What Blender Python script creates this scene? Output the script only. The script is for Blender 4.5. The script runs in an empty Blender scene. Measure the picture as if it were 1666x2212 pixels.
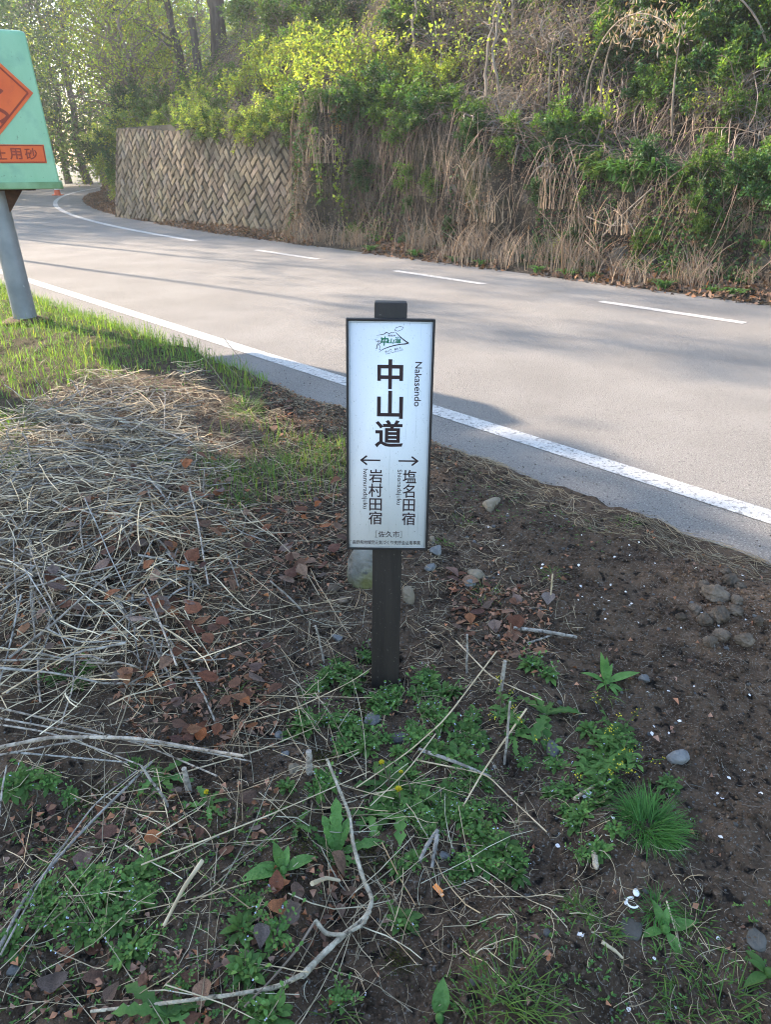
import bpy, bmesh, math, random
import numpy as np
from mathutils import Vector, Matrix
R = math.radians
SC = bpy.context.scene
COL = SC.collection
rng = np.random.default_rng(11)
random.seed(5)

# ------------------------------------------------------------------ camera, sky, sun
CAM_Z, PITCH = 1.6, R(25.5)
cam = bpy.data.cameras.new('camera'); camo = bpy.data.objects.new('camera', cam); COL.objects.link(camo)
camo.location = (0, 0, CAM_Z); camo.rotation_euler = (R(90) - PITCH, 0, 0)
cam.sensor_fit = 'VERTICAL'; cam.sensor_height = 34.6; cam.lens = 25.0
cam.clip_start = 0.05; cam.clip_end = 600
cam.dof.use_dof = True; cam.dof.focus_distance = 2.1; cam.dof.aperture_fstop = 12.0
SC.camera = camo

SUN_AZ, SUN_EL = 54.0, 27.0          # degrees to the left of straight ahead (+Y), above the horizon
sdir = Vector((-math.sin(R(SUN_AZ)) * math.cos(R(SUN_EL)), math.cos(R(SUN_AZ)) * math.cos(R(SUN_EL)), math.sin(R(SUN_EL))))
sl = bpy.data.lights.new('sun', 'SUN'); so = bpy.data.objects.new('sun', sl); COL.objects.link(so)
sl.energy = 4.3; sl.angle = R(0.8); sl.color = (1.0, 0.82, 0.64)
so.rotation_euler = (-sdir).to_track_quat('-Z', 'Y').to_euler(); so.location = (-20, 15, 20)
wd = bpy.data.worlds.new('World'); SC.world = wd; wd.use_nodes = True
nt = wd.node_tree; bg = nt.nodes['Background']
sk = nt.nodes.new('ShaderNodeTexSky'); sk.sky_type = 'NISHITA'; sk.sun_disc = False
sk.sun_elevation = R(SUN_EL); sk.sun_rotation = R(-SUN_AZ); sk.air_density = 1.2; sk.dust_density = .9; sk.ozone_density = 1.1
nt.links.new(sk.outputs[0], bg.inputs[0]); bg.inputs[1].default_value = 0.15
SC.view_settings.view_transform = 'Standard'; SC.view_settings.look = 'None'
SC.view_settings.exposure = 2.15; SC.view_settings.gamma = 1.0
SC.cycles.use_denoising = True; SC.cycles.filter_width = 1.05; SC.cycles.max_bounces = 6; SC.cycles.transparent_max_bounces = 6

# ------------------------------------------------------------------ noise and ground shape
def _h(i, j, k):
    v = np.sin(i * 127.1 + j * 311.7 + k * 74.7) * 43758.5453
    return v - np.floor(v)
def vnoise(x, y, seed=0):
    xi, yi = np.floor(x), np.floor(y); u, v = x - xi, y - yi
    u = u * u * (3 - 2 * u); v = v * v * (3 - 2 * v)
    return (_h(xi, yi, seed) * (1 - u) + _h(xi + 1, yi, seed) * u) * (1 - v) + (_h(xi, yi + 1, seed) * (1 - u) + _h(xi + 1, yi + 1, seed) * u) * v
def fbm(x, y, seed=0, o=4):
    a, t = 0.5, 0
    for k in range(o):
        t = t + a * (vnoise(x, y, seed + k) - 0.5); x = x * 2.03 + 7.1; y = y * 2.03 + 3.3; a *= 0.5
    return t * 2
NN, SS = np.array([0.743, 0.669]), np.array([-0.669, 0.743])      # across the road, along the road
def off(s): return 0.01 * np.clip(np.asarray(s, float) - 14.5, 0, None) ** 2
def NS(n, s):
    n = np.asarray(n, float) + off(s); s = np.asarray(s, float) + 0 * n
    return n * NN[0] + s * SS[0], n * NN[1] + s * SS[1]
def ns_of(x, y): return x * NN[0] + y * NN[1], x * SS[0] + y * SS[1]
def bump(x, y, cx, cy, rx, ry, a): return a * np.exp(-((x - cx) / rx) ** 2 - ((y - cy) / ry) ** 2)
def verge_z(x, y):
    x = np.asarray(x, float); y = np.asarray(y, float)
    n, s = ns_of(x, y)
    z = 0.03 + 0.045 * fbm(x * 1.3, y * 1.3, 3, 3) + 0.035 * fbm(x * 5, y * 5, 21, 3) + 0.016 * fbm(x * 19, y * 19, 31, 3)
    z = z + bump(x, y, -1.35, 3.0, .8, .9, .15) + bump(x, y, -1.9, 4.0, .35, .3, .08) + bump(x, y, -1.0, 2.7, .3, .25, .06) + bump(x, y, -.9, 2.1, .5, .5, .05) + bump(x, y, 1.45, 2.35, .3, .25, .05)
    z = z + bump(x, y, 1.05, 2.75, .25, .5, .05) + bump(x, y, -3, 6, 2.5, 2, .08)
    terrace = fbm(x * 3.1 + 4, y * 3.1, 44, 2)
    z = z + 0.03 * np.tanh(terrace * 9) * np.clip((1.9 - y) / .4, 0, 1) * np.clip((.9 - x) / .5, 0, 1)
    path = np.exp(-((x - 1.25) / .28) ** 2) * np.clip((2.2 - y) / .6, 0, 1)
    z = z * (1 - .6 * path)
    edge = 3.10 + 0.10 * fbm(s * 2.2, n * 0.5, 8, 3) + .03 * fbm(s * 12, n * 3, 9, 2)
    rim = np.clip((edge - n) / 0.10, -1, 1)
    return np.where(rim > 0, z * np.clip(rim * 1.0 + .25, 0, 1) + 0.004, -0.03 + 0.034 * (1 + rim))
F_PX = 25 / 34.6 * 2212
def G(px, py, zadd=0.0):
    """ground point seen at photo position px, py (1666 x 2212)"""
    a, b = (px - 833) / F_PX, (py - 1106) / F_PX
    d = np.array([a, math.cos(PITCH) - b * math.sin(PITCH), -(math.sin(PITCH) + b * math.cos(PITCH))])
    z = 0.03
    for _ in range(8):
        t = (z - CAM_Z) / d[2]; x, y = d[0] * t, d[1] * t
        z = float(verge_z(x, y))
    return np.array([x, y, z + zadd])
def pix(P):
    P = np.asarray(P, float); y = P[..., 1]; z = P[..., 2] - CAM_Z
    fw = y * math.cos(PITCH) - z * math.sin(PITCH); dn = -(y * math.sin(PITCH) + z * math.cos(PITCH))
    return 833 + F_PX * P[..., 0] / fw, 1106 + F_PX * dn / fw

# bank beyond the road, in (n', s): height
def cut_top(s): return np.interp(s, [-8, 3.5, 7.8, 9.8, 13, 25, 32, 60], [1.0, 1.2, 1.65, 2.15, 2.45, 2.35, 1.9, 1.4])
def bank_z(n, s):
    n = np.asarray(n, float); s = np.asarray(s, float)
    hc = cut_top(s)
    w = 0.25 * fbm(s * .8, n * .8, 51, 3)
    a = np.clip((n - 9.55) / .75, 0, 1) * .16
    foot = 10.30 + .14 * fbm(s * 1.1, s * .2, 52, 3) * (s < 14) - .5 * np.exp(-((s - 13.75) / .7) ** 2)
    face = np.clip((n - foot) / .55, 0, 1)
    face = face * face * (3 - 2 * face)
    bench = np.clip((n - foot - .5) / 1.1, 0, 1) * .28
    steep = np.interp(s, [-8, 12, 22, 34, 60], [1.15, 1.15, 1.0, .55, .3])
    slope = np.clip(n - foot - 1.4, 0, 14) * steep
    lump = (fbm(s * .9, n * .9, 57, 4) * .35) * np.clip((n - 10.3) / 1.2, 0, 1) + .12 * fbm(s * 3, n * 3 + slope, 58, 3) * np.clip((n - 10.2) / .4, 0, 1)
    return a + face * (hc - .16) + bench + slope + lump - .012
def bank_pt(n, s):
    n = np.asarray(n, float); s = np.asarray(s, float); z = bank_z(n, s)
    m = np.clip((n - 9.9) / .4, 0, 1) * np.clip((13.5 - n) / 2, 0, 1) * np.clip(np.abs(s - 19.5) / 2.5 - 1.6, .1, 1)       # ledges and clods of the earth cut
    d = (.16 * fbm(s * 1.3, z * .8, 71, 3) + .04 * fbm(s * 5 + z, z * 4, 74, 3) + .03 * fbm(s * 15, z * 12, 77, 2)) * m
    x, y = NS(n - d, s)
    return np.stack([x, y, z], -1)

# ------------------------------------------------------------------ mesh helpers
class MB:
    def __init__(s): s.v, s.q, s.t, s.c, s.n = [], [], [], [], 0
    def add(s, v, q=None, t=None, c=1.0):
        v = np.asarray(v, float).reshape(-1, 3)
        if q is not None and len(q): s.q.append(np.asarray(q, int).reshape(-1, 4) + s.n)
        if t is not None and len(t): s.t.append(np.asarray(t, int).reshape(-1, 3) + s.n)
        c = np.asarray(c, float)
        if c.ndim == 0: c = np.full((len(v), 3), float(c))
        elif c.ndim == 1 and len(c) == 3 and len(v) != 3: c = np.tile(c, (len(v), 1))
        elif c.ndim == 1: c = np.repeat(c[:, None], 3, 1)
        s.c.append(c); s.v.append(v); s.n += len(v); return s
    def mesh(s, name, smooth=True):
        me = bpy.data.meshes.new(name)
        v = np.concatenate(s.v); c = np.concatenate(s.c)
        q = np.concatenate(s.q) if s.q else np.zeros((0, 4), int); t = np.concatenate(s.t) if s.t else np.zeros((0, 3), int)
        nl = q.size + t.size; nf = len(q) + len(t)
        me.vertices.add(len(v)); me.loops.add(nl); me.polygons.add(nf)
        me.vertices.foreach_set('co', v.astype(np.float32).ravel())
        me.loops.foreach_set('vertex_index', np.concatenate([q.ravel(), t.ravel()]).astype(np.int32))
        st = np.concatenate([np.arange(len(q)) * 4, q.size + np.arange(len(t)) * 3])
        me.polygons.foreach_set('loop_start', st.astype(np.int32))
        me.polygons.foreach_set('use_smooth', np.full(nf, smooth))
        ca = me.color_attributes.new('tint', 'FLOAT_COLOR', 'POINT')
        ca.data.foreach_set('color', np.concatenate([c, np.ones((len(c), 1))], 1).astype(np.float32).ravel())
        me.update(calc_edges=True); me.validate()
        return me
    def obj(s, name, mat, parent=None, loc=None, smooth=True):
        me = s.mesh(name, smooth)
        for m in (mat if isinstance(mat, (list, tuple)) else [mat]): me.materials.append(m)
        return link(name, me, parent, loc)
def link(name, me, parent=None, loc=None):
    o = bpy.data.objects.new(name, me); COL.objects.link(o)
    if parent is not None: o.parent = parent
    if loc is not None: o.location = tuple(map(float, loc))
    return o
def empty(name, loc=(0, 0, 0), rz=0.0):
    o = bpy.data.objects.new(name, None); COL.objects.link(o); o.location = tuple(map(float, loc)); o.rotation_euler = (0, 0, rz)
    o.empty_display_size = .05
    return o
def tag(o, label=None, cat=None, group=None, kind=None):
    if label: o['label'] = label
    if cat: o['category'] = cat
    if group: o['group'] = group
    if kind: o['kind'] = kind
    return o
def copy_tree(o, parent=None):
    c = o.copy(); COL.objects.link(c)
    if parent is not None: c.parent = parent
    for ch in list(o.children): copy_tree(ch, c)
    return c
def unit(v): return v / np.maximum(np.linalg.norm(v, axis=-1, keepdims=True), 1e-9)
def tubes(pts, rad, sides=3):
    """pts (n,k,3), rad (n,k) -> verts, quads"""
    pts = np.asarray(pts, float); n, k, _ = pts.shape; rad = np.broadcast_to(np.asarray(rad, float), (n, k))
    T = unit(np.gradient(pts, axis=1)) if k > 2 else unit(np.repeat(pts[:, 1:] - pts[:, :1], 2, 1))
    m = unit(pts[:, -1] - pts[:, 0]); ref = np.where(np.abs(m[:, 2:3]) < .8, [[0, 0, 1.]], [[1., 0, 0]])[:, None, :]
    A = unit(np.cross(T, np.broadcast_to(ref, T.shape))); B = np.cross(T, A)
    an = np.arange(sides) * 2 * np.pi / sides
    V = pts[:, :, None, :] + rad[:, :, None, None] * (A[:, :, None, :] * np.cos(an)[:, None] + B[:, :, None, :] * np.sin(an)[:, None])
    base = (np.arange(n)[:, None, None] * k + np.arange(k - 1)[None, :, None]) * sides
    i = np.arange(sides)[None, None, :]; j = (i + 1) % sides
    Q = np.stack([base + i, base + j, base + sides + j, base + sides + i], -1)
    return V.reshape(-1, 3), Q.reshape(-1, 4)
def add_tubes(mb, pts, rad, sides=3, c=None):
    v, q = tubes(pts, rad, sides); pts = np.asarray(pts)
    if c is None: c = np.ones((len(pts), 3))
    c = np.asarray(c, float)
    if c.ndim == 1: c = np.repeat(c[:, None], 3, 1)
    mb.add(v, q, c=np.repeat(c, pts.shape[1] * sides, 0))
    if sides > 4:
        k = pts.shape[1]
        for e in range(len(pts)):
            for row, rev in ((0, 1), (k - 1, 0)):
                ring = v[(e * k + row) * sides:(e * k + row + 1) * sides]
                vv = np.concatenate([ring, ring.mean(0)[None]]); idx = np.arange(sides)
                t = np.stack([idx, (idx + 1) % sides, np.full(sides, sides)], -1)
                mb.add(vv, t=t[:, ::-1] if rev else t, c=c[e])
def diamonds(mb, P, D, N, L, W, c, fold=.25):
    """one bent four-corner leaf each: base P, direction D, normal N"""
    n = len(P); D = unit(D); S = unit(np.cross(D, N)); Nn = np.cross(S, D)
    L = np.broadcast_to(L, n)[:, None]; W = np.broadcast_to(W, n)[:, None]
    b = P; tip = P + D * L - Nn * L * .12
    l = P + D * L * .45 + S * W * .5 + Nn * W * fold; r = P + D * L * .45 - S * W * .5 + Nn * W * fold
    V = np.stack([b, r, tip, l], 1).reshape(-1, 3); i = np.arange(n)[:, None] * 4
    c = np.asarray(c, float)
    if c.ndim == 1: c = np.repeat(c[:, None], 3, 1)
    c = np.broadcast_to(c, (n, 3))
    T = np.concatenate([i + [0, 1, 2], i + [0, 2, 3]])
    mb.add(V, t=T, c=np.repeat(c, 4, 0))
PROF = {'oblong': [.10, .13, .55, .95, 1.0, .62, .03], 'grass': [.8, 1, 1, .9, .7, .4, .04], 'broad': [.12, .75, 1.0, .96, .75, .42, .02],
        'lobed': [.2, .35, .9, .35, 1.0, .55, 1.0, .45, .95, .35, .03], 'thistle': [.35, .4, .75, .55, .95, .7, 1.0, .7, .85, .5, .03]}
def leaf_strip(mb, P, D, N, L, W, prof, droop=0.4, c=1.0, fold=.18, rise=0.0, wave=0.0):
    """one leaf of many stations bent along its length"""
    pr = np.array(PROF[prof] if isinstance(prof, str) else prof); k = len(pr)
    P = np.asarray(P, float); D = unit(np.asarray(D, float)); S = unit(np.cross(D, np.asarray(N, float))); U = np.cross(S, D)
    t = np.linspace(0, 1, k)
    ang = rise - droop * t
    dx = np.cumsum(np.concatenate([[0], np.cos(ang[1:])])) / (k - 1) * L; dz = np.cumsum(np.concatenate([[0], np.sin(ang[1:])])) / (k - 1) * L
    mid = P + D * dx[:, None] + U * dz[:, None]
    w = pr[:, None] * W * .5
    wz = wave * W * np.sin(t * 17)[:, None]
    V = np.stack([mid + S * w + U * (w * fold * 2 + wz), mid, mid - S * w + U * (w * fold * 2 - wz)], 1).reshape(-1, 3)
    q = []
    for i in range(k - 1):
        a = i * 3; q += [[a, a + 1, a + 4, a + 3], [a + 1, a + 2, a + 5, a + 4]]
    mb.add(V, q, c=c)
_ico = {}
def ico(sub):
    if sub not in _ico:
        bm = bmesh.new(); bmesh.ops.create_icosphere(bm, subdivisions=sub, radius=1)
        _ico[sub] = (np.array([v.co[:] for v in bm.verts]), np.array([[v.index for v in f.verts] for f in bm.faces])); bm.free()
    return _ico[sub]
def rock_verts(sub, seed, planes=14, rough=.05, soft=.5):
    v, f = ico(sub); r = np.random.default_rng(seed)
    pn = unit(r.normal(size=(planes, 3))); pd = r.uniform(.62, 1.0, planes)
    dd = v @ pn.T; rr = np.min(np.where(dd > .05, pd / np.maximum(dd, .05), 9), 1); rr = np.minimum(rr, 1.25)
    rr = rr * (1 - soft) + soft * .92
    k = fbm(v[:, 0] * 3 + seed, v[:, 1] * 3 + v[:, 2] * 2.3, seed, 4) * rough * 2 + fbm(v[:, 2] * 7 + seed, v[:, 1] * 7 + v[:, 0] * 5, seed + 3, 3) * rough
    return v * (rr + k)[:, None], f
def box_mb(mb, c, d, M=None, col=1.0, bev=0.0):
    bm = bmesh.new(); bmesh.ops.create_cube(bm, size=1)
    for v in bm.verts: v.co = Vector((v.co.x * d[0], v.co.y * d[1], v.co.z * d[2])) + Vector(c)
    if bev: bmesh.ops.bevel(bm, geom=list(bm.edges), offset=bev, segments=2, affect='EDGES', profile=.6)
    bmesh.ops.triangulate(bm, faces=list(bm.faces))
    bm.verts.index_update()
    v = np.array([(M @ x.co if M else x.co)[:] for x in bm.verts]); t = np.array([[x.index for x in f.verts] for f in bm.faces]); bm.free()
    mb.add(v, t=t, c=col); return mb

# ------------------------------------------------------------------ materials
def mat(name, c1, c2, scale=8.0, rough=.85, bump=0.0, bscale=40., transl=0.0, tint=True, rnd=0.0, metal=0.0, coord='Object', detail=5., spots=None, spec=.3, streak=None):
    m = bpy.data.materials.new(name); m.use_nodes = True; n = m.node_tree.nodes; l = m.node_tree.links
    p = n['Principled BSDF']; out = n['Material Output']
    p.inputs['Roughness'].default_value = rough; p.inputs['Metallic'].default_value = metal; p.inputs['Specular IOR Level'].default_value = spec
    tc = n.new('ShaderNodeTexCoord'); nz = n.new('ShaderNodeTexNoise'); nz.inputs['Scale'].default_value = scale; nz.inputs['Detail'].default_value = detail
    src = tc.outputs[coord]
    if streak:
        mp = n.new('ShaderNodeMapping'); mp.inputs['Scale'].default_value = streak; l.new(src, mp.inputs[0]); src2 = mp.outputs[0]
    else: src2 = src
    l.new(src2, nz.inputs['Vector'])
    rp = n.new('ShaderNodeValToRGB'); rp.color_ramp.elements[0].position = .32; rp.color_ramp.elements[1].position = .68
    rp.color_ramp.elements[0].color = (*c1, 1); rp.color_ramp.elements[1].color = (*c2, 1); l.new(nz.outputs['Fac'], rp.inputs[0])
    col = rp.outputs[0]
    def mul(a, b):
        x = n.new('ShaderNodeMix'); x.data_type = 'RGBA'; x.blend_type = 'MULTIPLY'; x.inputs[0].default_value = 1
        l.new(a, x.inputs[6]); l.new(b, x.inputs[7]); return x.outputs[2]
    if spots:
        for (sc_, lo, hi, cc, *st_) in spots:
            z2 = n.new('ShaderNodeTexNoise'); z2.inputs['Scale'].default_value = sc_; z2.inputs['Detail'].default_value = 6
            if st_:
                mp2 = n.new('ShaderNodeMapping'); mp2.inputs['Scale'].default_value = st_[0]; l.new(src, mp2.inputs[0]); l.new(mp2.outputs[0], z2.inputs['Vector'])
            else: l.new(src, z2.inputs['Vector'])
            mr = n.new('ShaderNodeMapRange'); mr.inputs[1].default_value = lo; mr.inputs[2].default_value = hi; l.new(z2.outputs['Fac'], mr.inputs[0])
            x = n.new('ShaderNodeMix'); x.data_type = 'RGBA'; l.new(mr.outputs[0], x.inputs[0]); l.new(col, x.inputs[6]); x.inputs[7].default_value = (*cc, 1); col = x.outputs[2]
    if tint:
        at = n.new('ShaderNodeAttribute'); at.attribute_name = 'tint'; col = mul(col, at.outputs['Color'])
    if rnd:
        oi = n.new('ShaderNodeObjectInfo'); mr = n.new('ShaderNodeMapRange'); mr.inputs[3].default_value = 1 - rnd; mr.inputs[4].default_value = 1 + rnd
        l.new(oi.outputs['Random'], mr.inputs[0])
        x = n.new('ShaderNodeMix'); x.data_type = 'RGBA'; x.blend_type = 'MULTIPLY'; x.inputs[0].default_value = 1
        l.new(col, x.inputs[6]); l.new(mr.outputs[0], x.inputs[7]); col = x.outputs[2]
    l.new(col, p.inputs['Base Color'])
    if bump:
        b2 = n.new('ShaderNodeTexNoise'); b2.inputs['Scale'].default_value = bscale; b2.inputs['Detail'].default_value = 6; l.new(src2, b2.inputs['Vector'])
        bp = n.new('ShaderNodeBump'); bp.inputs['Strength'].default_value = bump; bp.inputs['Distance'].default_value = .02; l.new(b2.outputs['Fac'], bp.inputs['Height']); l.new(bp.outputs[0], p.inputs['Normal'])
    if transl:
        tr = n.new('ShaderNodeBsdfTranslucent'); x = n.new('ShaderNodeMix'); x.data_type = 'RGBA'; x.blend_type = 'MULTIPLY'; x.inputs[0].default_value = 1
        l.new(col, x.inputs[6]); x.inputs[7].default_value = (1.5, 1.6, .7, 1); l.new(x.outputs[2], tr.inputs[0])
        ms = n.new('ShaderNodeMixShader'); ms.inputs[0].default_value = transl; l.new(p.outputs[0], ms.inputs[1]); l.new(tr.outputs[0], ms.inputs[2]); l.new(ms.outputs[0], out.inputs[0])
    return m
M = {}
M['soil'] = mat('soil', (.038, .0255, .017), (.105, .071, .047), 9, .95, 1.0, 90, tint=True, spots=[(60, .56, .66, (.11, .08, .06)), (140, .60, .66, (.17, .15, .13)), (2.2, .57, .75, (.075, .055, .04)), (30, .58, .66, (.012, .009, .007))], spec=.15)
M['asphalt'] = mat('asphalt', (.205, .192, .178), (.265, .25, .233), 1.3, .9, .9, 130, tint=False, spots=[(.30, .5, .72, (.20, .188, .176)), (95, .54, .64, (.34, .325, .305)), (120, .56, .66, (.085, .082, .08)), (38, .60, .68, (.13, .125, .12))], spec=.25)
M['paint'] = mat('road_paint', (.44, .43, .42), (.56, .55, .53), 14, .85, .4, 200, tint=False, spots=[(34, .57, .60, (.24, .235, .23)), (110, .58, .62, (.28, .27, .26)), (5, .56, .7, (.42, .41, .40))])
M['paintworn'] = mat('worn_paint', (.38, .36, .34), (.55, .53, .5), 14, .8, .3, 200, tint=False, spots=[(40, .52, .6, (.26, .25, .24))])
M['bank'] = mat('bank_earth', (.022, .019, .015), (.070, .058, .046), 1.6, .95, 1.0, 14, tint=False, spots=[(.9, .55, .68, (.045, .055, .02)), (2.4, .64, .7, (.11, .10, .09)), (22, .57, .64, (.15, .12, .09)), (40, .58, .64, (.012, .010, .008)), (9, .6, .68, (.09, .075, .05))], spec=.1)
M['base'] = mat('field_earth', (.05, .05, .03), (.09, .09, .05), .5, .95, 0, tint=False)
M['leafG'] = mat('green_foliage', (.05, .10, .02), (.12, .20, .04), 2.5, .6, transl=.4, rnd=.2)
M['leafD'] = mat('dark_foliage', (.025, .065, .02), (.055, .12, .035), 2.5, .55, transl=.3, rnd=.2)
M['leafY'] = mat('spring_foliage', (.18, .23, .04), (.33, .38, .085), 2.5, .6, transl=.5, rnd=.15)
M['leafO'] = mat('orange_foliage', (.28, .14, .03), (.40, .24, .05), 2.5, .6, transl=.4)
M['vine'] = mat('dead_vine', (.20, .145, .115), (.37, .28, .22), 3, .9, spec=.15)
M['drygrass'] = mat('dry_grass', (.26, .19, .14), (.46, .36, .27), 3, .85, transl=.15)
M['litter'] = mat('leaf_litter', (.10, .055, .035), (.26, .16, .11), 3, .85, transl=.1)
M['bark'] = mat('bark', (.045, .036, .03), (.12, .10, .085), 12, .95, .8, 30, streak=(1, 1, .2), rnd=.2)
M['twigbark'] = mat('twig_bark', (.13, .10, .085), (.25, .19, .16), 8, .95)
M['palebark'] = mat('pale_bark', (.16, .13, .105), (.32, .27, .225), 9, .9, .5, 40, streak=(1, 1, .25))
M['twig'] = mat('twig', (.16, .125, .10), (.30, .25, .20), 8, .9)
M['straw'] = mat('straw', (.38, .295, .18), (.66, .54, .37), 18, .7, spec=.3)
M['stalk'] = mat('weathered_stalk', (.20, .175, .15), (.50, .455, .40), 34, .9, .8, 120, spots=[(60, .56, .66, (.10, .085, .07))], spec=.15)
M['tuftgrass'] = mat('fine_grass', (.045, .13, .024), (.095, .235, .05), 6, .5, transl=.35)
M['drystem'] = mat('dry_stem', (.24, .20, .145), (.58, .50, .375), 40, .8, .8, 90, spots=[(55, .58, .68, (.11, .09, .065))], spec=.2)
M['grass'] = mat('grass_blade', (.075, .145, .03), (.16, .25, .06), 6, .5, transl=.45, rnd=.15)
M['weed'] = mat('weed_leaf', (.05, .11, .026), (.105, .195, .048), 14, .6, .25, 160, transl=.2, rnd=.22, spec=.2)
M['fresh'] = mat('fresh_leaf', (.07, .17, .035), (.13, .26, .07), 25, .55, .6, 130, transl=.25, rnd=.08)
M['stem'] = mat('weed_stem', (.09, .075, .05), (.14, .12, .07), 14, .7)
M['dead'] = mat('dead_leaf', (.8, .78, .76), (1.5, 1.42, 1.36), 22, .6, .8, 60, transl=.1, rnd=.0, spec=.35)
M['scrap_leaf'] = mat('crumbled_leaf', (.13, .065, .04), (.36, .18, .11), 22, .7, transl=.1)
M['moss'] = mat('moss', (.05, .055, .012), (.11, .10, .02), 60, .95, 1, 200)
M['stone'] = mat('grey_stone', (.10, .10, .105), (.21, .21, .205), 14, .85, .8, 60, spots=[(30, .6, .68, (.09, .09, .095))], rnd=.35)
M['boulder'] = mat('boulder', (.12, .115, .10), (.25, .24, .21), 9, .9, .8, 45, tint=False, spots=[(3.2, .48, .62, (.15, .145, .055)), (26, .6, .7, (.08, .08, .075))])
M['cutrock'] = mat('cut_rock', (.055, .052, .045), (.14, .13, .115), 5, .95, 1, 25, spots=[(2.5, .55, .7, (.05, .06, .025))], rnd=.2, spec=.1)
M['tanstone'] = mat('tan_stone', (.15, .12, .085), (.25, .21, .155), 16, .9, .7, 60, rnd=.15)
M['clod'] = mat('dry_clod', (.085, .064, .048), (.19, .15, .115), 14, .95, 1, 80, rnd=.45, spec=.1)
M['petal'] = mat('petal', (.75, .70, .74), (.85, .82, .84), 14, .6, transl=.2)
M['blue'] = mat('blue_flower', (.42, .48, .62), (.55, .60, .72), 14, .6)
M['yellow'] = mat('yellow_flower', (.60, .50, .03), (.72, .60, .05), 14, .6, transl=.2)
M['white'] = mat('white_plastic', (.72, .74, .76), (.8, .8, .82), 20, .4, tint=False)
M['orange'] = mat('orange_plastic', (.75, .25, .06), (.82, .30, .08), 60, .5, tint=False, spots=[(90, .62, .68, (.85, .5, .3))])
M['shell'] = mat('peanut_shell', (.42, .34, .24), (.58, .50, .38), 40, .9, 1, 120, tint=False, spots=[(70, .62, .66, (.08, .06, .04))])
M['wood'] = mat('dark_stained_wood', (.013, .0095, .008), (.024, .018, .015), 6, .6, .1, 60, tint=False, streak=(9, 9, .5), spots=[(120, .67, .72, (.10, .085, .075))], spec=.4)
M['frame'] = mat('dark_frame', (.010, .008, .008), (.018, .014, .0135), 6, .65, .15, 60, tint=False, spec=.4)
M['panel'] = mat('white_panel', (.68, .70, .73), (.71, .73, .76), 4, .6, .0, tint=False, spots=[(5, .62, .8, (.62, .645, .675)), (9, .62, .76, (.54, .57, .59), (18, 18, .7)), (150, .69, .75, (.36, .38, .38)), (420, .66, .72, (.40, .42, .42), (1, 1, .25))], spec=.2)
M['panel'].node_tree.nodes
M['ink'] = mat('brown_ink', (.022, .010, .012), (.030, .014, .016), 9, .5, tint=False)
M['inkgreen'] = mat('green_ink', (.008, .13, .065), (.012, .17, .085), 9, .5, tint=False)
M['boxgreen'] = mat('green_grp', (.21, .42, .25), (.26, .48, .30), 3, .4, .1, 8, tint=False, streak=(2, 2, .6), spots=[(5, .56, .75, (.17, .34, .23)), (30, .66, .74, (.13, .22, .14))], spec=.5)
M['boxdirt'] = mat('green_grp_edge', (.10, .17, .06), (.22, .36, .2), 5, .6, tint=False)
M['orangered'] = mat('orange_red_sheet', (.62, .10, .025), (.70, .13, .03), 5, .5, tint=False, spots=[(9, .58, .75, (.52, .085, .03))])
M['dimink'] = mat('faded_ink', (.23, .04, .02), (.28, .05, .025), 9, .6, tint=False)
M['steel'] = mat('galvanised_steel', (.17, .19, .21), (.27, .29, .31), 4, .5, .1, 60, tint=False, metal=.3, spots=[(7, .56, .75, (.24, .26, .28)), (30, .66, .72, (.36, .38, .40))], spec=.4)
M['rust'] = mat('rust', (.04, .02, .012), (.10, .05, .03), 20, .9, tint=False)
M['block'] = mat('wall_block', (.135, .11, .084), (.235, .195, .15), 5, .95, .8, 30, spots=[(1.1, .55, .72, (.20, .18, .15)), (9, .62, .72, (.15, .14, .12))], spec=.1)
M['mortar'] = mat('wall_joint', (.02, .02, .015), (.04, .037, .03), 6, .95, tint=False)
M['cone'] = mat('cone_plastic', (.75, .12, .04), (.8, .15, .05), 9, .5, tint=False)


_m = M['dead'].node_tree; _p = _m.nodes['Principled BSDF']; _oi = _m.nodes.new('ShaderNodeObjectInfo'); _r = _m.nodes.new('ShaderNodeValToRGB'); _r.color_ramp.interpolation = 'LINEAR'
for _i, (_x, _c) in enumerate([(0, (.10, .045, .03)), (.2, (.20, .085, .05)), (.4, (.17, .115, .09)), (.55, (.30, .22, .185)), (.7, (.13, .06, .05)), (.85, (.36, .13, .045)), (1, (.25, .16, .11))]):
    _e = _r.color_ramp.elements[_i] if _i < 2 else _r.color_ramp.elements.new(_x)
    _e.position = _x; _e.color = (*_c, 1)
_x = _m.nodes.new('ShaderNodeMix'); _x.data_type = 'RGBA'; _x.blend_type = 'MULTIPLY'; _x.inputs[0].default_value = 1
_src = _p.inputs['Base Color'].links[0].from_socket; _m.links.new(_oi.outputs['Random'], _r.inputs[0]); _m.links.new(_r.outputs[0], _x.inputs[6]); _m.links.new(_src, _x.inputs[7]); _m.links.new(_x.outputs[2], _p.inputs['Base Color'])
for _n in _m.nodes:
    if _n.type == 'BSDF_TRANSLUCENT': _m.links.new(_x.outputs[2], _n.inputs[0])
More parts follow.
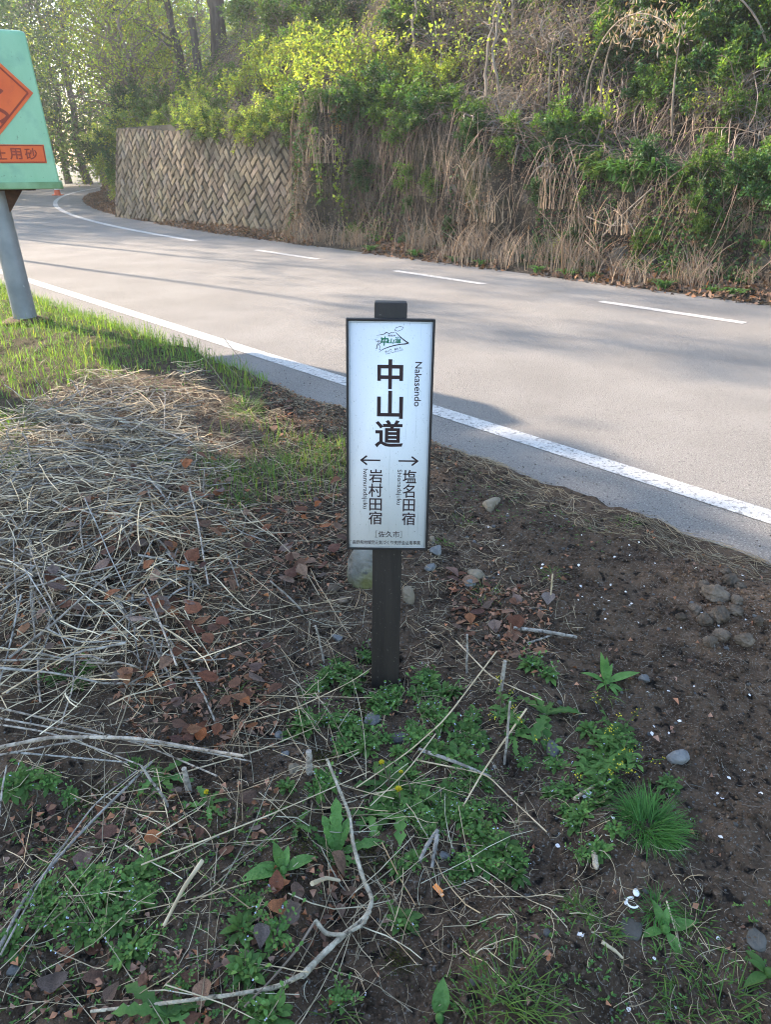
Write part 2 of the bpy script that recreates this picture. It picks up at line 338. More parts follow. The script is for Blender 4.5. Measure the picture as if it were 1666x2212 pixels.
# ------------------------------------------------------------------ setting: ground, road, bank
def grid(xs, ys, fn, name, m, kind='structure', smooth=True, tint=None):
    X, Y = np.meshgrid(xs, ys, indexing='ij'); P = fn(X, Y).reshape(-1, 3); a, b = X.shape
    i = (np.arange(a - 1)[:, None] * b + np.arange(b - 1)[None, :]).ravel()
    q = np.stack([i, i + b, i + b + 1, i + 1], -1)
    mb = MB(); mb.add(P, q, c=1.0 if tint is None else tint(X.ravel(), Y.ravel()))
    return tag(mb.obj(name, m, smooth=smooth), kind=kind)
grid(np.linspace(-300, 300, 9), np.linspace(-300, 300, 9), lambda x, y: np.stack([x, y, 0 * x - .35], -1), 'ground', M['base'])
ns_ = np.concatenate([np.arange(-14, -4, 1.0), np.arange(-4, -1, .25), np.arange(-1, -.1, .06), np.arange(-.1, 3.4, .02)])
ss_ = np.concatenate([np.arange(-9, -2, .4), np.arange(-2, -1, .06), np.arange(-1, 4, .02), np.arange(4, 8, .035), np.arange(8, 15, .1), np.arange(15, 41, 1.0)])
def verge_fn(n, s):
    x = n * NN[0] + s * SS[0]; y = n * NN[1] + s * SS[1]
    return np.stack([x, y, verge_z(x, y)], -1)
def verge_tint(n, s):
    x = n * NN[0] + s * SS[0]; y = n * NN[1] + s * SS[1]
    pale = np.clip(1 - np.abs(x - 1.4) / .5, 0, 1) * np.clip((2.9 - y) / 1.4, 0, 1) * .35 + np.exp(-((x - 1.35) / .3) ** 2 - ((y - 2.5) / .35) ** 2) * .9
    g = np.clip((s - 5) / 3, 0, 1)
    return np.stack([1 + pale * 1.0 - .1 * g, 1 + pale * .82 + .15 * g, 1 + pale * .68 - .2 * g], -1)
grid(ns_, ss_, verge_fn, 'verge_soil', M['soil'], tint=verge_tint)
def road_fn(n, s):
    x, y = NS(n, s); return np.stack([x, y, 0.006 * fbm(x * .4, y * .4, 5, 2) * 0 + 0 * x], -1)
grid(np.linspace(2.75, 9.72, 12), np.arange(-30, 72, 1.0), road_fn, 'road', M['asphalt'])
def marking(name, n0, w, segs, m, z=.004):
    mb = MB()
    for (a, b) in segs:
        s = np.linspace(a, b, max(2, int((b - a) / .5) + 1)); x0, y0 = NS(n0 - w / 2, s); x1, y1 = NS(n0 + w / 2, s); k = len(s)
        P = np.concatenate([np.stack([x0, y0, 0 * x0 + z], -1), np.stack([x1, y1, 0 * x1 + z], -1)])
        i = np.arange(k - 1); mb.add(P, np.stack([i, i + k, i + k + 1, i + 1], -1))
    return tag(mb.obj(name, m), kind='structure')
marking('road_edge_line', 3.62, .16, [(-25, 62)], M['paint'])
marking('road_dashed_line', 8.30, .14, [(-8, -6.1), (-4.2, -2.35), (-.4, 1.45), (3.41, 5.22), (7.13, 9.0), (11.0, 13.0)], M['paintworn'])
marking('road_far_line', 8.30, .17, [(15.4, 62)], M['paint'])
bn = np.concatenate([np.arange(9.45, 9.8, .07), np.arange(9.8, 11.3, .022), np.arange(11.3, 12.6, .07), np.arange(12.6, 16, .2), np.arange(16, 32, 1.0)])
bs = np.concatenate([np.arange(-14, 1, .5), np.arange(1, 16, .05), np.arange(16, 26, .12), np.arange(26, 75, .5)])
grid(bn, bs, lambda n, s: bank_pt(n, s), 'hillside', M['bank'])

# ------------------------------------------------------------------ herringbone block retaining walls
def block_wall(name, s0, s1, hgt, nbase, batter, u, tintv, label, m=M['block'], follow=False, extra=0.0):
    r = np.random.default_rng(77 + int(s0)); mb = MB(); back = MB()
    def wp(a, h, d):     # a along the wall, h up the face, d proud of it
        a = np.asarray(a, float); s = s0 + a; n = nbase + batter * h - d
        if follow: x, y = NS(n, s)
        else: x, y = n * NN[0] + s * SS[0], n * NN[1] + s * SS[1]
        return np.stack([x, y, .05 + h + d * batter], -1)
    L = s1 - s0; c, s_ = math.cos(R(45)), math.sin(R(45))
    ks = int((L + hgt) / u) + 8
    for a in range(-ks, ks):
        for b in range(-ks, ks):
            k = (a - b) % 4
            if k == 0: x0, y0, x1, y1 = a, b, a + 2, b + 1
            elif k == 3: x0, y0, x1, y1 = a, b, a + 1, b + 2
            else: continue
            g = .085; x0, y0, x1, y1 = x0 + g, y0 + g, x1 - g, y1 - g
            cc = np.array([[x0, y0], [x1, y0], [x1, y1], [x0, y1]]) * u
            w = np.stack([cc[:, 0] * c - cc[:, 1] * s_, cc[:, 0] * s_ + cc[:, 1] * c], -1)
            m_ = w.mean(0)
            top = hgt + .12 * math.sin(m_[0] * 1.7)
            for ax, lim, sg in ((0, 0.0, -1), (0, L, 1), (1, hgt + .06 * math.sin(m_[0] * .9), 1), (1, -.25, -1)):      # cut blocks at the edges of the wall
                o_ = []
                for i_ in range(len(w)):
                    p_, q_ = w[i_], w[(i_ + 1) % len(w)]; dp, dq = (p_[ax] - lim) * sg, (q_[ax] - lim) * sg
                    if dp <= 0: o_.append(p_)
                    if dp * dq < 0: o_.append(p_ + (q_ - p_) * dp / (dp - dq))
                w = np.array(o_)
                if len(w) < 3: break
            if len(w) < 3 or np.ptp(w[:, 0]) < .04 or np.ptp(w[:, 1]) < .04: continue
            m_ = w.mean(0); kk = len(w)
            iw = m_ + (w - m_) * (1 - .05 / u * .5)
            dep = .03 + r.uniform(-.012, .02)
            tl = r.uniform(-.012, .012, kk)
            V = np.concatenate([wp(w[:, 0], w[:, 1], -.02), wp(w[:, 0], w[:, 1], dep * .6), wp(iw[:, 0], iw[:, 1], dep + tl)])
            V = np.concatenate([V, V[2 * kk:].mean(0)[None]])
            Q = [[i, (i + 1) % kk, kk + (i + 1) % kk, kk + i] for i in range(kk)] + [[kk + i, kk + (i + 1) % kk, 2 * kk + (i + 1) % kk, 2 * kk + i] for i in range(kk)]; T_ = [[2 * kk + i, 2 * kk + (i + 1) % kk, 3 * kk] for i in range(kk)]
            t = r.uniform(.62, 1.22); grey_mix = np.clip(.25 + 1.2 * fbm(m_[0] * .45 + 3, m_[1] * .6, 15, 2) + .5 * (1 - m_[0] / 5.0), 0, 1); tt = (np.array(tintv) * (1 - grey_mix) + np.array([.60, .63, .66]) * grey_mix) * t * np.array([1, r.uniform(.95, 1.03), r.uniform(.88, 1.04)])  # block tint blends to a darker grey in patches, more towards the near end
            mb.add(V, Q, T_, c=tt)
    n_ = 24; A = np.linspace(0, L, n_); H = np.array([-.3, hgt + .1])
    AA, HH = np.meshgrid(A, H, indexing='ij'); P = wp(AA, HH, 0.0).reshape(-1, 3)
    i = np.arange(n_ - 1) * 2; back.add(P, np.stack([i, i + 2, i + 3, i + 1], -1))
    # returns at both ends run back into the bank
    for a, sg in ((0.0, 1), (L, -1)):
        P = np.concatenate([wp(np.full(2, a), H, 0.0), wp(np.full(2, a), H, -1.6)]); back.add(P, [[0, 1, 3, 2]])
    e = empty(name, wp(L / 2, 0, 0)); inv = -np.array(e.location)
    for q in (mb, back): q.v = [x + inv for x in q.v]
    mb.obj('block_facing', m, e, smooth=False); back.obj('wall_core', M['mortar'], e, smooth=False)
    return tag(e, label, 'retaining wall')
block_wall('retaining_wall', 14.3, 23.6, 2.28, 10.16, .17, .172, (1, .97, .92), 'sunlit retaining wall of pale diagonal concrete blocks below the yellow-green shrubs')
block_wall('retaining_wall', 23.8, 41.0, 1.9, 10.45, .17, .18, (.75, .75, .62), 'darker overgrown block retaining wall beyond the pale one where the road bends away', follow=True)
# ------------------------------------------------------------------ trail marker post with its lettering
GZ = .03
sign = tag(empty('trail_marker', (-0.0014, 2.0128, GZ)), 'dark brown post carrying a white vertical trail board with Japanese lettering', 'signpost')
LB, LR = .1046, .0134
sign.matrix_world = Matrix.Translation((-.0014, 2.0128, GZ)) @ Matrix.Rotation(LR, 4, 'Y') @ Matrix.Rotation(-LB, 4, 'X')
PW, PH, BW, BH, BZ, BY = .0913, 1.2144, .2337, .6715, .4952, -.075
b = MB(); box_mb(b, (0, 0, PH / 2 - .12), (PW, .09, PH + .24), bev=.004); b.obj('post', M['wood'], sign)
b = MB(); tw = .0062
W2, H2 = BW + 2 * tw, BH + 2 * tw
zc = BZ + BH / 2; yf = BY + .012; dy = .034
for c, d in (((-(BW / 2 + tw / 2), yf, zc), (tw, dy, H2)), ((BW / 2 + tw / 2, yf, zc), (tw, dy, H2)), ((0, yf, zc + BH / 2 + tw / 2), (BW, dy - .001, tw)), ((0, yf, zc - BH / 2 - tw / 2), (BW, dy - .001, tw))):
    box_mb(b, c, d, bev=.0015)
box_mb(b, (0, BY + .0245, zc), (BW - .001, .008, BH - .001))
b.obj('board_frame', M['frame'], sign)
b = MB(); box_mb(b, (0, BY + .0095, zc), (BW - .0006, .019, BH - .0006)); face = b.obj('board_face', M['panel'], sign)
b = MB(); ins = .0042; lw = .0006                                     # thin seam line of the applied sheet
for c, d in (((-BW / 2 + ins, BY - .0004, zc), (lw, .0006, BH - 2 * ins)), ((BW / 2 - ins, BY - .0004, zc), (lw, .0006, BH - 2 * ins)), ((0, BY - .0004, zc + BH / 2 - ins), (BW - 2 * ins - lw, .0006, lw)), ((0, BY - .0004, zc - BH / 2 + ins), (BW - 2 * ins - lw, .0006, lw))):
    box_mb(b, c, d)
b.obj('sheet_seam', mat('seam_grey', (.22, .26, .30), (.34, .38, .42), 60, .8, tint=False), face)
def uv1(x, y): return sxy(980 + x / 4.706, 860 + y / 4.706)
def uv2(x, y): return sxy(980 + x / 4.809, 1300 + y / 4.809)
def sxy(x, y):                                                      # position on the board face in metres, read off the photograph once
    t = (y - 945) / 666.0; v = t / (1.116 - .116 * t)
    u = (x - (1023.6 + .00315 * (y - 944))) / (250.7 - .0392 * (y - 945))
    return (u - .5) * BW, zc + (.5 - v) * BH
_tx = {}
def glyphs(text, bold=0.0):
    key = (text, bold)
    if key not in _tx:
        cu = bpy.data.curves.new('lettering', 'FONT'); cu.body = text; cu.offset = bold; cu.extrude = 0; cu.resolution_u = 5
        o = bpy.data.objects.new('lettering', cu); COL.objects.link(o)
        dg = bpy.context.evaluated_depsgraph_get(); dg.update(); me = bpy.data.meshes.new_from_object(o.evaluated_get(dg))
        v = np.array([p.co[:] for p in me.vertices]); me.calc_loop_triangles(); t = np.array([l.vertices[:] for l in me.loop_triangles])
        bpy.data.objects.remove(o); bpy.data.curves.remove(cu); bpy.data.meshes.remove(me); _tx[key] = (v, t)
    return _tx[key]
def fit_text(mb, text, x0, y0, x1, y1, fn, bold=0.0, rot=0.0, shear=0.0, yv=None, keep=False):
    """letters stretched to fill a box given by its corners on the board; rot -90 runs them downwards"""
    v, t = glyphs(text, bold); p = v[:, :2].copy()
    if rot: a = R(rot); p = np.stack([p[:, 0] * math.cos(a) - p[:, 1] * math.sin(a), p[:, 0] * math.sin(a) + p[:, 1] * math.cos(a)], -1)
    if shear: p[:, 0] += p[:, 1] * shear
    lo, hi = p.min(0), p.max(0); p = (p - lo) / (hi - lo)
    (ax, az), (bx, bz) = fn(x0, y1), fn(x1, y0)
    P = np.stack([ax + p[:, 0] * (bx - ax), np.full(len(p), BY - .0006 if yv is None else yv), az + p[:, 1] * (bz - az)], -1)
    mb.add(P, t=t)
def stroke(mb, pts, ws, fn, yv):
    P = np.array([fn(*p) for p in pts]); k = len(P); T = unit(np.gradient(P, axis=0)); Nn = np.stack([-T[:, 1], T[:, 0]], -1)
    w = (np.broadcast_to(np.array(ws, float), k) / 4.706 * BW / 250)[:, None] / 2
    a, b_ = P + Nn * w, P - Nn * w
    V = np.concatenate([np.stack([a[:, 0], np.full(k, yv), a[:, 1]], -1), np.stack([b_[:, 0], np.full(k, yv), b_[:, 1]], -1)])
    i = np.arange(k - 1); mb.add(V, np.stack([i, i + k, i + k + 1, i + 1], -1))
L_ = MB()
for ch, x0, y0, x1, y1 in (('中', 607, 928, 972, 1342), ('山', 602, 1366, 970, 1752), ('道', 573, 1770, 970, 2150)): fit_text(L_, ch, x0, y0, x1, y1, uv1, .022)
fit_text(L_, 'Nakasendo', 1118, 960, 1230, 1578, uv1, .004, -90)
for ch, x0, y0, x1, y1 in (('岩', 500, 392, 695, 582), ('村', 495, 592, 695, 782), ('田', 505, 802, 685, 975), ('宿', 495, 985, 687, 1170), ('塩', 980, 395, 1175, 584), ('名', 978, 597, 1153, 788), ('田', 980, 808, 1155, 980), ('宿', 965, 994, 1157, 1174)): fit_text(L_, ch, x0, y0, x1, y1, uv2, .008)
fit_text(L_, 'Iwamuradajuku', 400, 388, 485, 950, uv2, .002, -90); fit_text(L_, 'Shionadajuku', 878, 393, 970, 890, uv2, .002, -90)
fit_text(L_, '佐久市', 632, 1262, 935, 1350, uv2, .004); fit_text(L_, '長野県地域発元気づくり支援金活用事業', 268, 1393, 1228, 1450, uv2, .006)
yv = BY - .0006
for sx, x0 in ((1, 597), (-1, 965)): stroke(L_, [(x0 + sx * 26, 1260), (x0, 1260)], 5, uv2, yv); stroke(L_, [(x0 + sx * 2, 1258), (x0 + sx * 2, 1352)], 5, uv2, yv); stroke(L_, [(x0, 1350), (x0 + sx * 26, 1350)], 5, uv2, yv)
for sx, xa, xb, ym in ((1, 392, 663, 265), (-1, 1190, 922, 270)):
    stroke(L_, [(xa, ym), (xb, ym)], 22, uv2, yv)
    stroke(L_, [(xa - 6 * sx, ym + 4), (xa + 82 * sx, ym - 62)], 24, uv2, yv - .00005); stroke(L_, [(xa - 6 * sx, ym - 4), (xa + 82 * sx, ym + 62)], 24, uv2, yv - .0001)
L_.obj('lettering', M['ink'], face, smooth=False)
E1 = MB()
fit_text(E1, '東信州', 755, 584, 862, 612, uv1, .008)
for i, ch in enumerate('歩いて、触れて。'):
    x = 715 + i * 32.5; yy = 806 - i * 8.6
    fit_text(E1, ch, x + (0 if ch not in '、。' else 2), yy + (0 if ch not in '、。' else 24), x + (29 if ch not in '、。' else 10), yy + 33, uv1, .004)
for i, ch in enumerate('Higashi-Shinshu NAKASENDO'):
    if ch == ' ': continue
    x = 726 + i * 9.8; yy = 851 - i * 2.55; up = ch.isupper() or ch in 'hi'
    if ch == '-': stroke(E1, [(x, yy + 6), (x + 5, yy + 5)], 2, uv1, yv); continue
    fit_text(E1, ch, x, yy - (3 if up else 0), x + (4 if ch == 'i' else 8), yy + 11, uv1, .004)
stroke(E1, [(595, 598), (640, 592), (700, 580), (722, 566), (737, 552), (752, 562), (776, 572), (800, 556), (822, 562), (856, 546)], [3, 6, 9, 12, 9, 8, 10, 8, 8, 4], uv1, yv)
stroke(E1, [(864, 552), (900, 588), (950, 634), (1000, 672), (1044, 702)], [4, 9, 12, 15, 18], uv1, yv)
stroke(E1, [(1046, 700), (1000, 712), (930, 718), (850, 734), (770, 757), (705, 783), (660, 808), (630, 834)], [12, 16, 13, 14, 12, 9, 6, 2], uv1, yv - .00005)
a = np.linspace(0, 2 * np.pi, 60); rr = 1 + .10 * np.cos(a * 6 + .6)
cx_, cy_ = 58 * rr * np.cos(a), 27 * rr * np.sin(a); ro = R(-17)
stroke(E1, list(zip(910 + cx_ * math.cos(ro) - cy_ * math.sin(ro), 502 + cx_ * math.sin(ro) + cy_ * math.cos(ro))), 5, uv1, yv)
# walking traveller: hat, bundle, body and legs as brush strokes
stroke(E1, [(574, 656), (600, 660), (630, 672), (636, 678)], [2, 3, 4, 2], uv1, yv); stroke(E1, [(574, 656), (590, 676), (616, 684)], [2, 3, 2], uv1, yv)
stroke(E1, [(612, 682), (640, 676), (668, 680)], [8, 12, 3], uv1, yv); stroke(E1, [(626, 690), (622, 720), (640, 742)], [6, 8, 5], uv1, yv); stroke(E1, [(660, 688), (652, 706), (636, 712)], [4, 6, 4], uv1, yv)
stroke(E1, [(622, 712), (606, 732), (602, 760), (604, 780), (586, 784)], [6, 9, 8, 7, 4], uv1, yv); stroke(E1, [(640, 735), (644, 762), (638, 780), (650, 796), (632, 792)], [6, 7, 7, 8, 4], uv1, yv)
stroke(E1, [(634, 700), (656, 722)], [4, 7], uv1, yv - .00005); stroke(E1, [(588, 690), (612, 686)], [2, 4], uv1, yv - .00005)
E1.obj('emblem', M['ink'], face, smooth=False)
E2 = MB()
for ch, x0, y0, x1, y1 in (('中', 657, 612, 764, 740), ('山', 752, 640, 848, 710), ('道', 850, 612, 945, 706)): fit_text(E2, ch, x0, y0, x1, y1, uv1, .030, 0, .12)
stroke(E2, [(655, 636), (668, 632), (688, 668)], [10, 24, 18], uv1, yv - .0001)
E2.obj('emblem_lettering', M['inkgreen'], face, smooth=False)

# ------------------------------------------------------------------ green grit box on a steel pole by the road
base = G(57, 697)
bx, by = base[0], base[1]; 
gb = tag(empty('grit_box', base), 'pale green grit box with an orange diamond on a galvanised steel pole', 'grit box')
gb.rotation_euler = (0, 0, R(22))
LEANX = -.035
b = MB(); k = 10; zz = np.linspace(-.15, 1.42, k); add_tubes(b, [np.stack([LEANX * zz, 0 * zz, zz], -1)], np.interp(zz, [-.15, .1, 1.42], [.118, .112, .100])[None], 24)
b.obj('pole', M['steel'], gb)
b = MB(); v, f = rock_verts(3, 4, 18, .05, .8); b.add(v * [.26, .24, .07] + [0, 0, .0], t=f); b.obj('footing', M['rust'], gb)
b = MB(); zb = 1.245                                           # gusset brackets under the box
x0 = LEANX * zb
for sx in (-1, 1):
    for y in (-.05, .05):
        P = np.array([[x0 + sx * .09, y, zb - .20], [x0 + sx * .26, y, zb + .03], [x0 + sx * .09, y, zb + .03]]); P2 = P + [0, .012, 0]
        b.add(np.concatenate([P, P2]), [[0, 1, 4, 3], [1, 2, 5, 4], [2, 0, 3, 5]], [[0, 2, 1], [3, 4, 5]])
box_mb(b, (x0 - .03, 0, zb + .028), (.80, .40, .03)); b.obj('bracket', M['rust'], gb, smooth=False)
def box_shell(z0, z1, wb, wt, db, dt, cx0, cx1, r=.022, inset=0.0):
    """tapered box with rounded corners and edges, ringed upwards"""
    mb = MB(); H = z1 - z0; rings = []
    prof = [(0.0, -.03), (.008, -.01), (.02, -.002), (.04, 0), (.25, 0), (.5, 0), (.75, 0), (.96, 0), (.98, -.004), (.993, -.016), (1.0, -.04)]
    nc = 6
    for tz, io in prof:
        hw = (wb + (wt - wb) * tz) / 2 + io; hd = (db + (dt - db) * tz) / 2 + io; cx = cx0 + (cx1 - cx0) * tz; ring = []
        for qx, qy, a0 in ((1, -1, -90), (1, 1, 0), (-1, 1, 90), (-1, -1, 180)):
            for j in range(nc + 1):
                a = R(a0 + 90 * j / nc); ring.append([cx + qx * (hw - r) + r * math.cos(a), qy * (hd - r) + r * math.sin(a), z0 + H * tz])
        rings.append(ring)
    k = len(rings[0]); V = np.array(rings).reshape(-1, 3); Q = []
    for i in range(len(rings) - 1):
        for j in range(k): Q.append([i * k + j, i * k + (j + 1) % k, (i + 1) * k + (j + 1) % k, (i + 1) * k + j])
    mb.add(V, Q)
    for i, fl in ((0, 1), (len(rings) - 1, 0)):
        cc = np.concatenate([np.array(rings[i]), np.mean(rings[i], 0)[None]]); idx = np.arange(k); t = np.stack([idx, (idx + 1) % k, np.full(k, k)], -1); mb.add(cc, t=t[:, ::-1] if fl else t)
    return mb
BZ0, BZ1, WB, WT, DB, DT = 1.285, 2.56, 1.19, 1.0, .62, .46
CX0, CX1 = -.04, -.02
box_shell(BZ0, BZ1, WB, WT, DB, DT, CX0, CX1).obj('box_body', M['boxgreen'], gb)
b = box_shell(BZ0 - .012, BZ0 + .05, WB + .05, WB + .035, DB + .05, DB + .04, CX0, CX0, r=.05); b.obj('box_rim', M['boxdirt'], gb)
# front face frame: place flat sheets on the sloping front
def on_front(x, z, d=.004):
    t = (z - BZ0) / (BZ1 - BZ0); return (x, -(DB + (DT - DB) * t) / 2 - d, z)
def sheet(mb, pts, d, thick=.002):
    P = np.array([on_front(x, z, d) for x, z in pts]); k = len(P); P2 = P + [0, thick, 0]
    c = P.mean(0); V = np.concatenate([P, P2, c[None]]); t = [[i, (i + 1) % k, 2 * k] for i in range(k)]; q = [[i, k + i, k + (i + 1) % k, (i + 1) % k] for i in range(k)]
    mb.add(V, q, t)
dcx, dcz, dr = .04, 2.07, .42
b = MB(); sheet(b, [(dcx - dr, dcz), (dcx, dcz - dr), (dcx + dr, dcz), (dcx, dcz + dr)], .006); dia = b.obj('diamond_sign', M['orangered'], gb, smooth=False)
def line_on(mb, pts, w, d):
    P = np.array(pts, float); T = unit(np.gradient(P, axis=0)); Nn = np.stack([-T[:, 1], T[:, 0]], -1) * w / 2; k = len(P)
    V = np.array([on_front(x, z, d) for x, z in np.concatenate([P + Nn, P - Nn])]); i = np.arange(k - 1); mb.add(V, np.stack([i, i + k, i + k + 1, i + 1], -1))
b = MB(); e = dr - .045; c4 = [(dcx - e, dcz), (dcx, dcz - e), (dcx + e, dcz), (dcx, dcz + e), (dcx - e, dcz)]
for i in range(4): line_on(b, [c4[i], c4[i + 1]], .014, .0085 + .0002 * i)
b.obj('diamond_border', M['dimink'], dia, smooth=False)
b = MB(); t = np.linspace(0, 1, 40)                             # skid tracks and car of the slippery-road symbol
for sx in (-.07, .10): line_on(b, np.stack([dcx + sx + .07 * np.sin(t * 7.5), dcz - .24 + .26 * t], -1), .028, .0085)
for x0_, z0_, x1_, z1_ in ((-.12, .06, .14, .16), (-.08, .16, .10, .24)): sheet(b, [(dcx + x0_, dcz + z0_), (dcx + x1_, dcz + z0_ + .03), (dcx + x1_ - .02, dcz + z1_ + .03), (dcx + x0_ + .02, dcz + z1_)], .0085)
b.obj('skid_symbol', M['dimink'], dia, smooth=False)
px0, px1, pz0, pz1 = -.52, .47, 1.495, 1.65
b = MB(); sheet(b, [(px0, pz0), (px1, pz0), (px1, pz1), (px0, pz1)], .006); pl = b.obj('name_plate', M['orangered'], gb, smooth=False)
b = MB()
def fit_front(mb, ch, x0, z0, x1, z1, d, bold=.012):
    v, t = glyphs(ch, bold); p = v[:, :2]; lo, hi = p.min(0), p.max(0); p = (p - lo) / (hi - lo)
    mb.add(np.array([on_front(x0 + a * (x1 - x0), z0 + c * (z1 - z0), d) for a, c in p]), t=t)
for i, ch in enumerate('すべり止用砂'): x = -.36 + i * .131 + .0; fit_front(b, ch, x + (.012 if ch == 'り' else 0), 1.525, x + (.08 if ch == 'り' else .105), 1.62, .009)
for p, q in (((px0 + .012, pz0 + .008), (px1 - .012, pz0 + .008)), ((px0 + .012, pz1 - .008), (px1 - .012, pz1 - .008))): line_on(b, [p, q], .008, .0088)
line_on(b, [(px1 - .008, pz0 + .008), (px1 - .008, pz1 - .008)], .008, .0088)
b.obj('lettering', M['dimink'], pl, smooth=False)
# ------------------------------------------------------------------ bank vegetation
def rvec(n, r=rng): return unit(r.normal(size=(n, 3)))
ALONG = np.array([SS[0], SS[1], 0]); OUT = np.array([-NN[0], -NN[1], 0])       # along the bank, out of the bank towards the road
def hue(n, lo=.7, hi=1.25, r=rng, warm=.12):
    v = r.uniform(lo, hi, n)[:, None]; w = r.normal(0, warm, n)[:, None]
    return v * np.concatenate([1 + w, np.ones((n, 1)), 1 - w], 1)
def scatter(nn, s0, s1, n0, n1, dens=None, r=rng, seed=0, thr=None, sc=.7):
    s = r.uniform(s0, s1, nn); n = r.uniform(n0, n1, nn)
    if thr is not None: k = fbm(s * sc, n * sc, seed, 3) > thr; s, n = s[k], n[k]
    return n, s
# ground cover: small leaves over the slope, patchy
def cover(name, m, count, s0, s1, n0, n1, seed, thr, size, lab=None, up=.10, lo=.6, hi=1.3):
    n, s = scatter(count, s0, s1, n0, n1, seed=seed, thr=thr); P = bank_pt(n, s); k = len(P)
    cl = fbm(s * 2.5, n * 2.5, seed + 5, 2)
    P = P + rng.uniform(0, up, (k, 1)) * (OUT * .7 + [0, 0, .7]) * (1 + 2 * np.clip(cl, 0, 1))[:, None]
    N = unit(OUT * .6 + [0, 0, .8] + rvec(k) * .7); D = unit(rvec(k) + OUT * .5 + [0, 0, .1])
    mb = MB(); diamonds(mb, P, D, N, size * rng.uniform(.6, 1.4, k), size * .6 * rng.uniform(.7, 1.3, k), hue(k, lo, hi))
    return tag(mb.obj(name, m), kind='stuff')
cover('ground_cover', M['leafG'], 60000, -3, 27, 10.9, 20, 101, .10, .07)
cover('slope_undergrowth', M['leafG'], 26000, -3, 5, 11.2, 20, 107, -.12, .07, up=.2, lo=.5, hi=1.1)
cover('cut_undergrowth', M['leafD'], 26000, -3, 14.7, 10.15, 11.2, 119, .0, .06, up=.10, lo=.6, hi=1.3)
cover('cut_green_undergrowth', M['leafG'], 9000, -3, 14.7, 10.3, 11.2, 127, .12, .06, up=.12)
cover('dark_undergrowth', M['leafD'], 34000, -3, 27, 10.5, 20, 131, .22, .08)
cover('moss_cover', M['moss'], 26000, -3, 15, 10.0, 11.2, 141, .12, .05, up=.03)
cover('cut_litter', M['litter'], 22000, -3, 15, 10.0, 11.2, 145, -.1, .045, up=.03, lo=.45, hi=1.3)
cover('leaf_litter', M['litter'], 15000, -3, 40, 9.50, 10.5, 151, -.35, .085, up=.03)
cover('spring_undergrowth', M['leafY'], 26000, 7, 25, 10.9, 16, 171, -.02, .055, up=.22, lo=.5, hi=1.1)
cover('slope_litter', M['litter'], 36000, -3, 27, 10.8, 20, 161, .0, .075, up=.02, lo=.5, hi=1.0)
# dead vines hanging over the slope
def strands_on_bank(name, m, count, s0, s1, n0, n1, length, rad, seed, thr, arch=.25, lo=.6, hi=1.25, down=1.0, spread=.35, k=9, sides=3):
    n, s = scatter(count, s0, s1, n0, n1, seed=seed, thr=thr, sc=.6); c = len(n)
    if c == 0: return
    L = length * rng.uniform(.4, 1.3, c); side = rng.normal(0, spread, c); ph = rng.uniform(0, 6.28, c); t = np.linspace(0, 1, k)
    nn = n[:, None] - (L * down * .62)[:, None] * t; ss = s[:, None] + (L * side)[:, None] * t + (.10 * L)[:, None] * np.sin(t * 5 + ph[:, None])
    nn = np.maximum(nn, 9.75)
    P = bank_pt(nn, ss)
    lift = (arch * L * rng.uniform(.2, 1, c))[:, None] * np.sin(np.pi * np.clip(t, 0, 1)) ** .8 + .06
    P = P + lift[..., None] * (OUT * .75 + [0, 0, .65])
    P = P + np.cumsum(rng.normal(0, .018, P.shape), 1) * length
    mb = MB(); add_tubes(mb, P, (rad * rng.uniform(.5, 1.5, c))[:, None] * np.linspace(1.1, .5, k), sides, hue(c, lo, hi, warm=.05))
    return tag(mb.obj(name, m), kind='stuff')
strands_on_bank('dead_vines', M['vine'], 6500, 4.2, 26, 12.0, 20, 1.3, .0062, 201, -.05, arch=.17, spread=.22, lo=.5, hi=1.15)
strands_on_bank('dead_vine_thicket', M['vine'], 1700, 3.5, 11, 12.0, 15.5, 1.3, .0065, 207, -.12, arch=.2, spread=.25, lo=.7, hi=1.4)
strands_on_bank('hanging_dry_grass', M['drygrass'], 800, -3, 15, 10.35, 11.1, .4, .004, 231, .0, arch=.35, spread=.6, lo=.3, hi=.8, k=6)
strands_on_bank('trailing_vines', M['vine'], 620, 3, 14, 10.8, 11.8, 1.0, .0045, 233, .08, arch=.28, spread=.8, lo=.4, hi=1.0)
strands_on_bank('shaded_vines', M['vine'], 1300, -3, 4.5, 11.6, 20, 1.3, .008, 203, .05, arch=.3, lo=.4, hi=.9)
strands_on_bank('hanging_roots', M['vine'], 500, -3, 15, 10.75, 12.0, .75, .006, 211, -.05, arch=.2, lo=.3, hi=.85, spread=.7)
strands_on_bank('fine_dead_stems', M['twig'], 5200, -3, 26, 11.2, 19, .8, .005, 221, -.15, arch=.4, down=.4, spread=.8, lo=.5, hi=1.2)
strands_on_bank('lip_vines', M['vine'], 420, 10.8, 14.7, 10.75, 11.3, .8, .005, 241, .08, arch=.3, spread=.8, lo=.35, hi=.9)
strands_on_bank('lip_dry_grass', M['drygrass'], 420, 3, 14.7, 10.7, 11.2, .45, .004, 243, .12, arch=.4, spread=.6, lo=.5, hi=1.1, k=6)
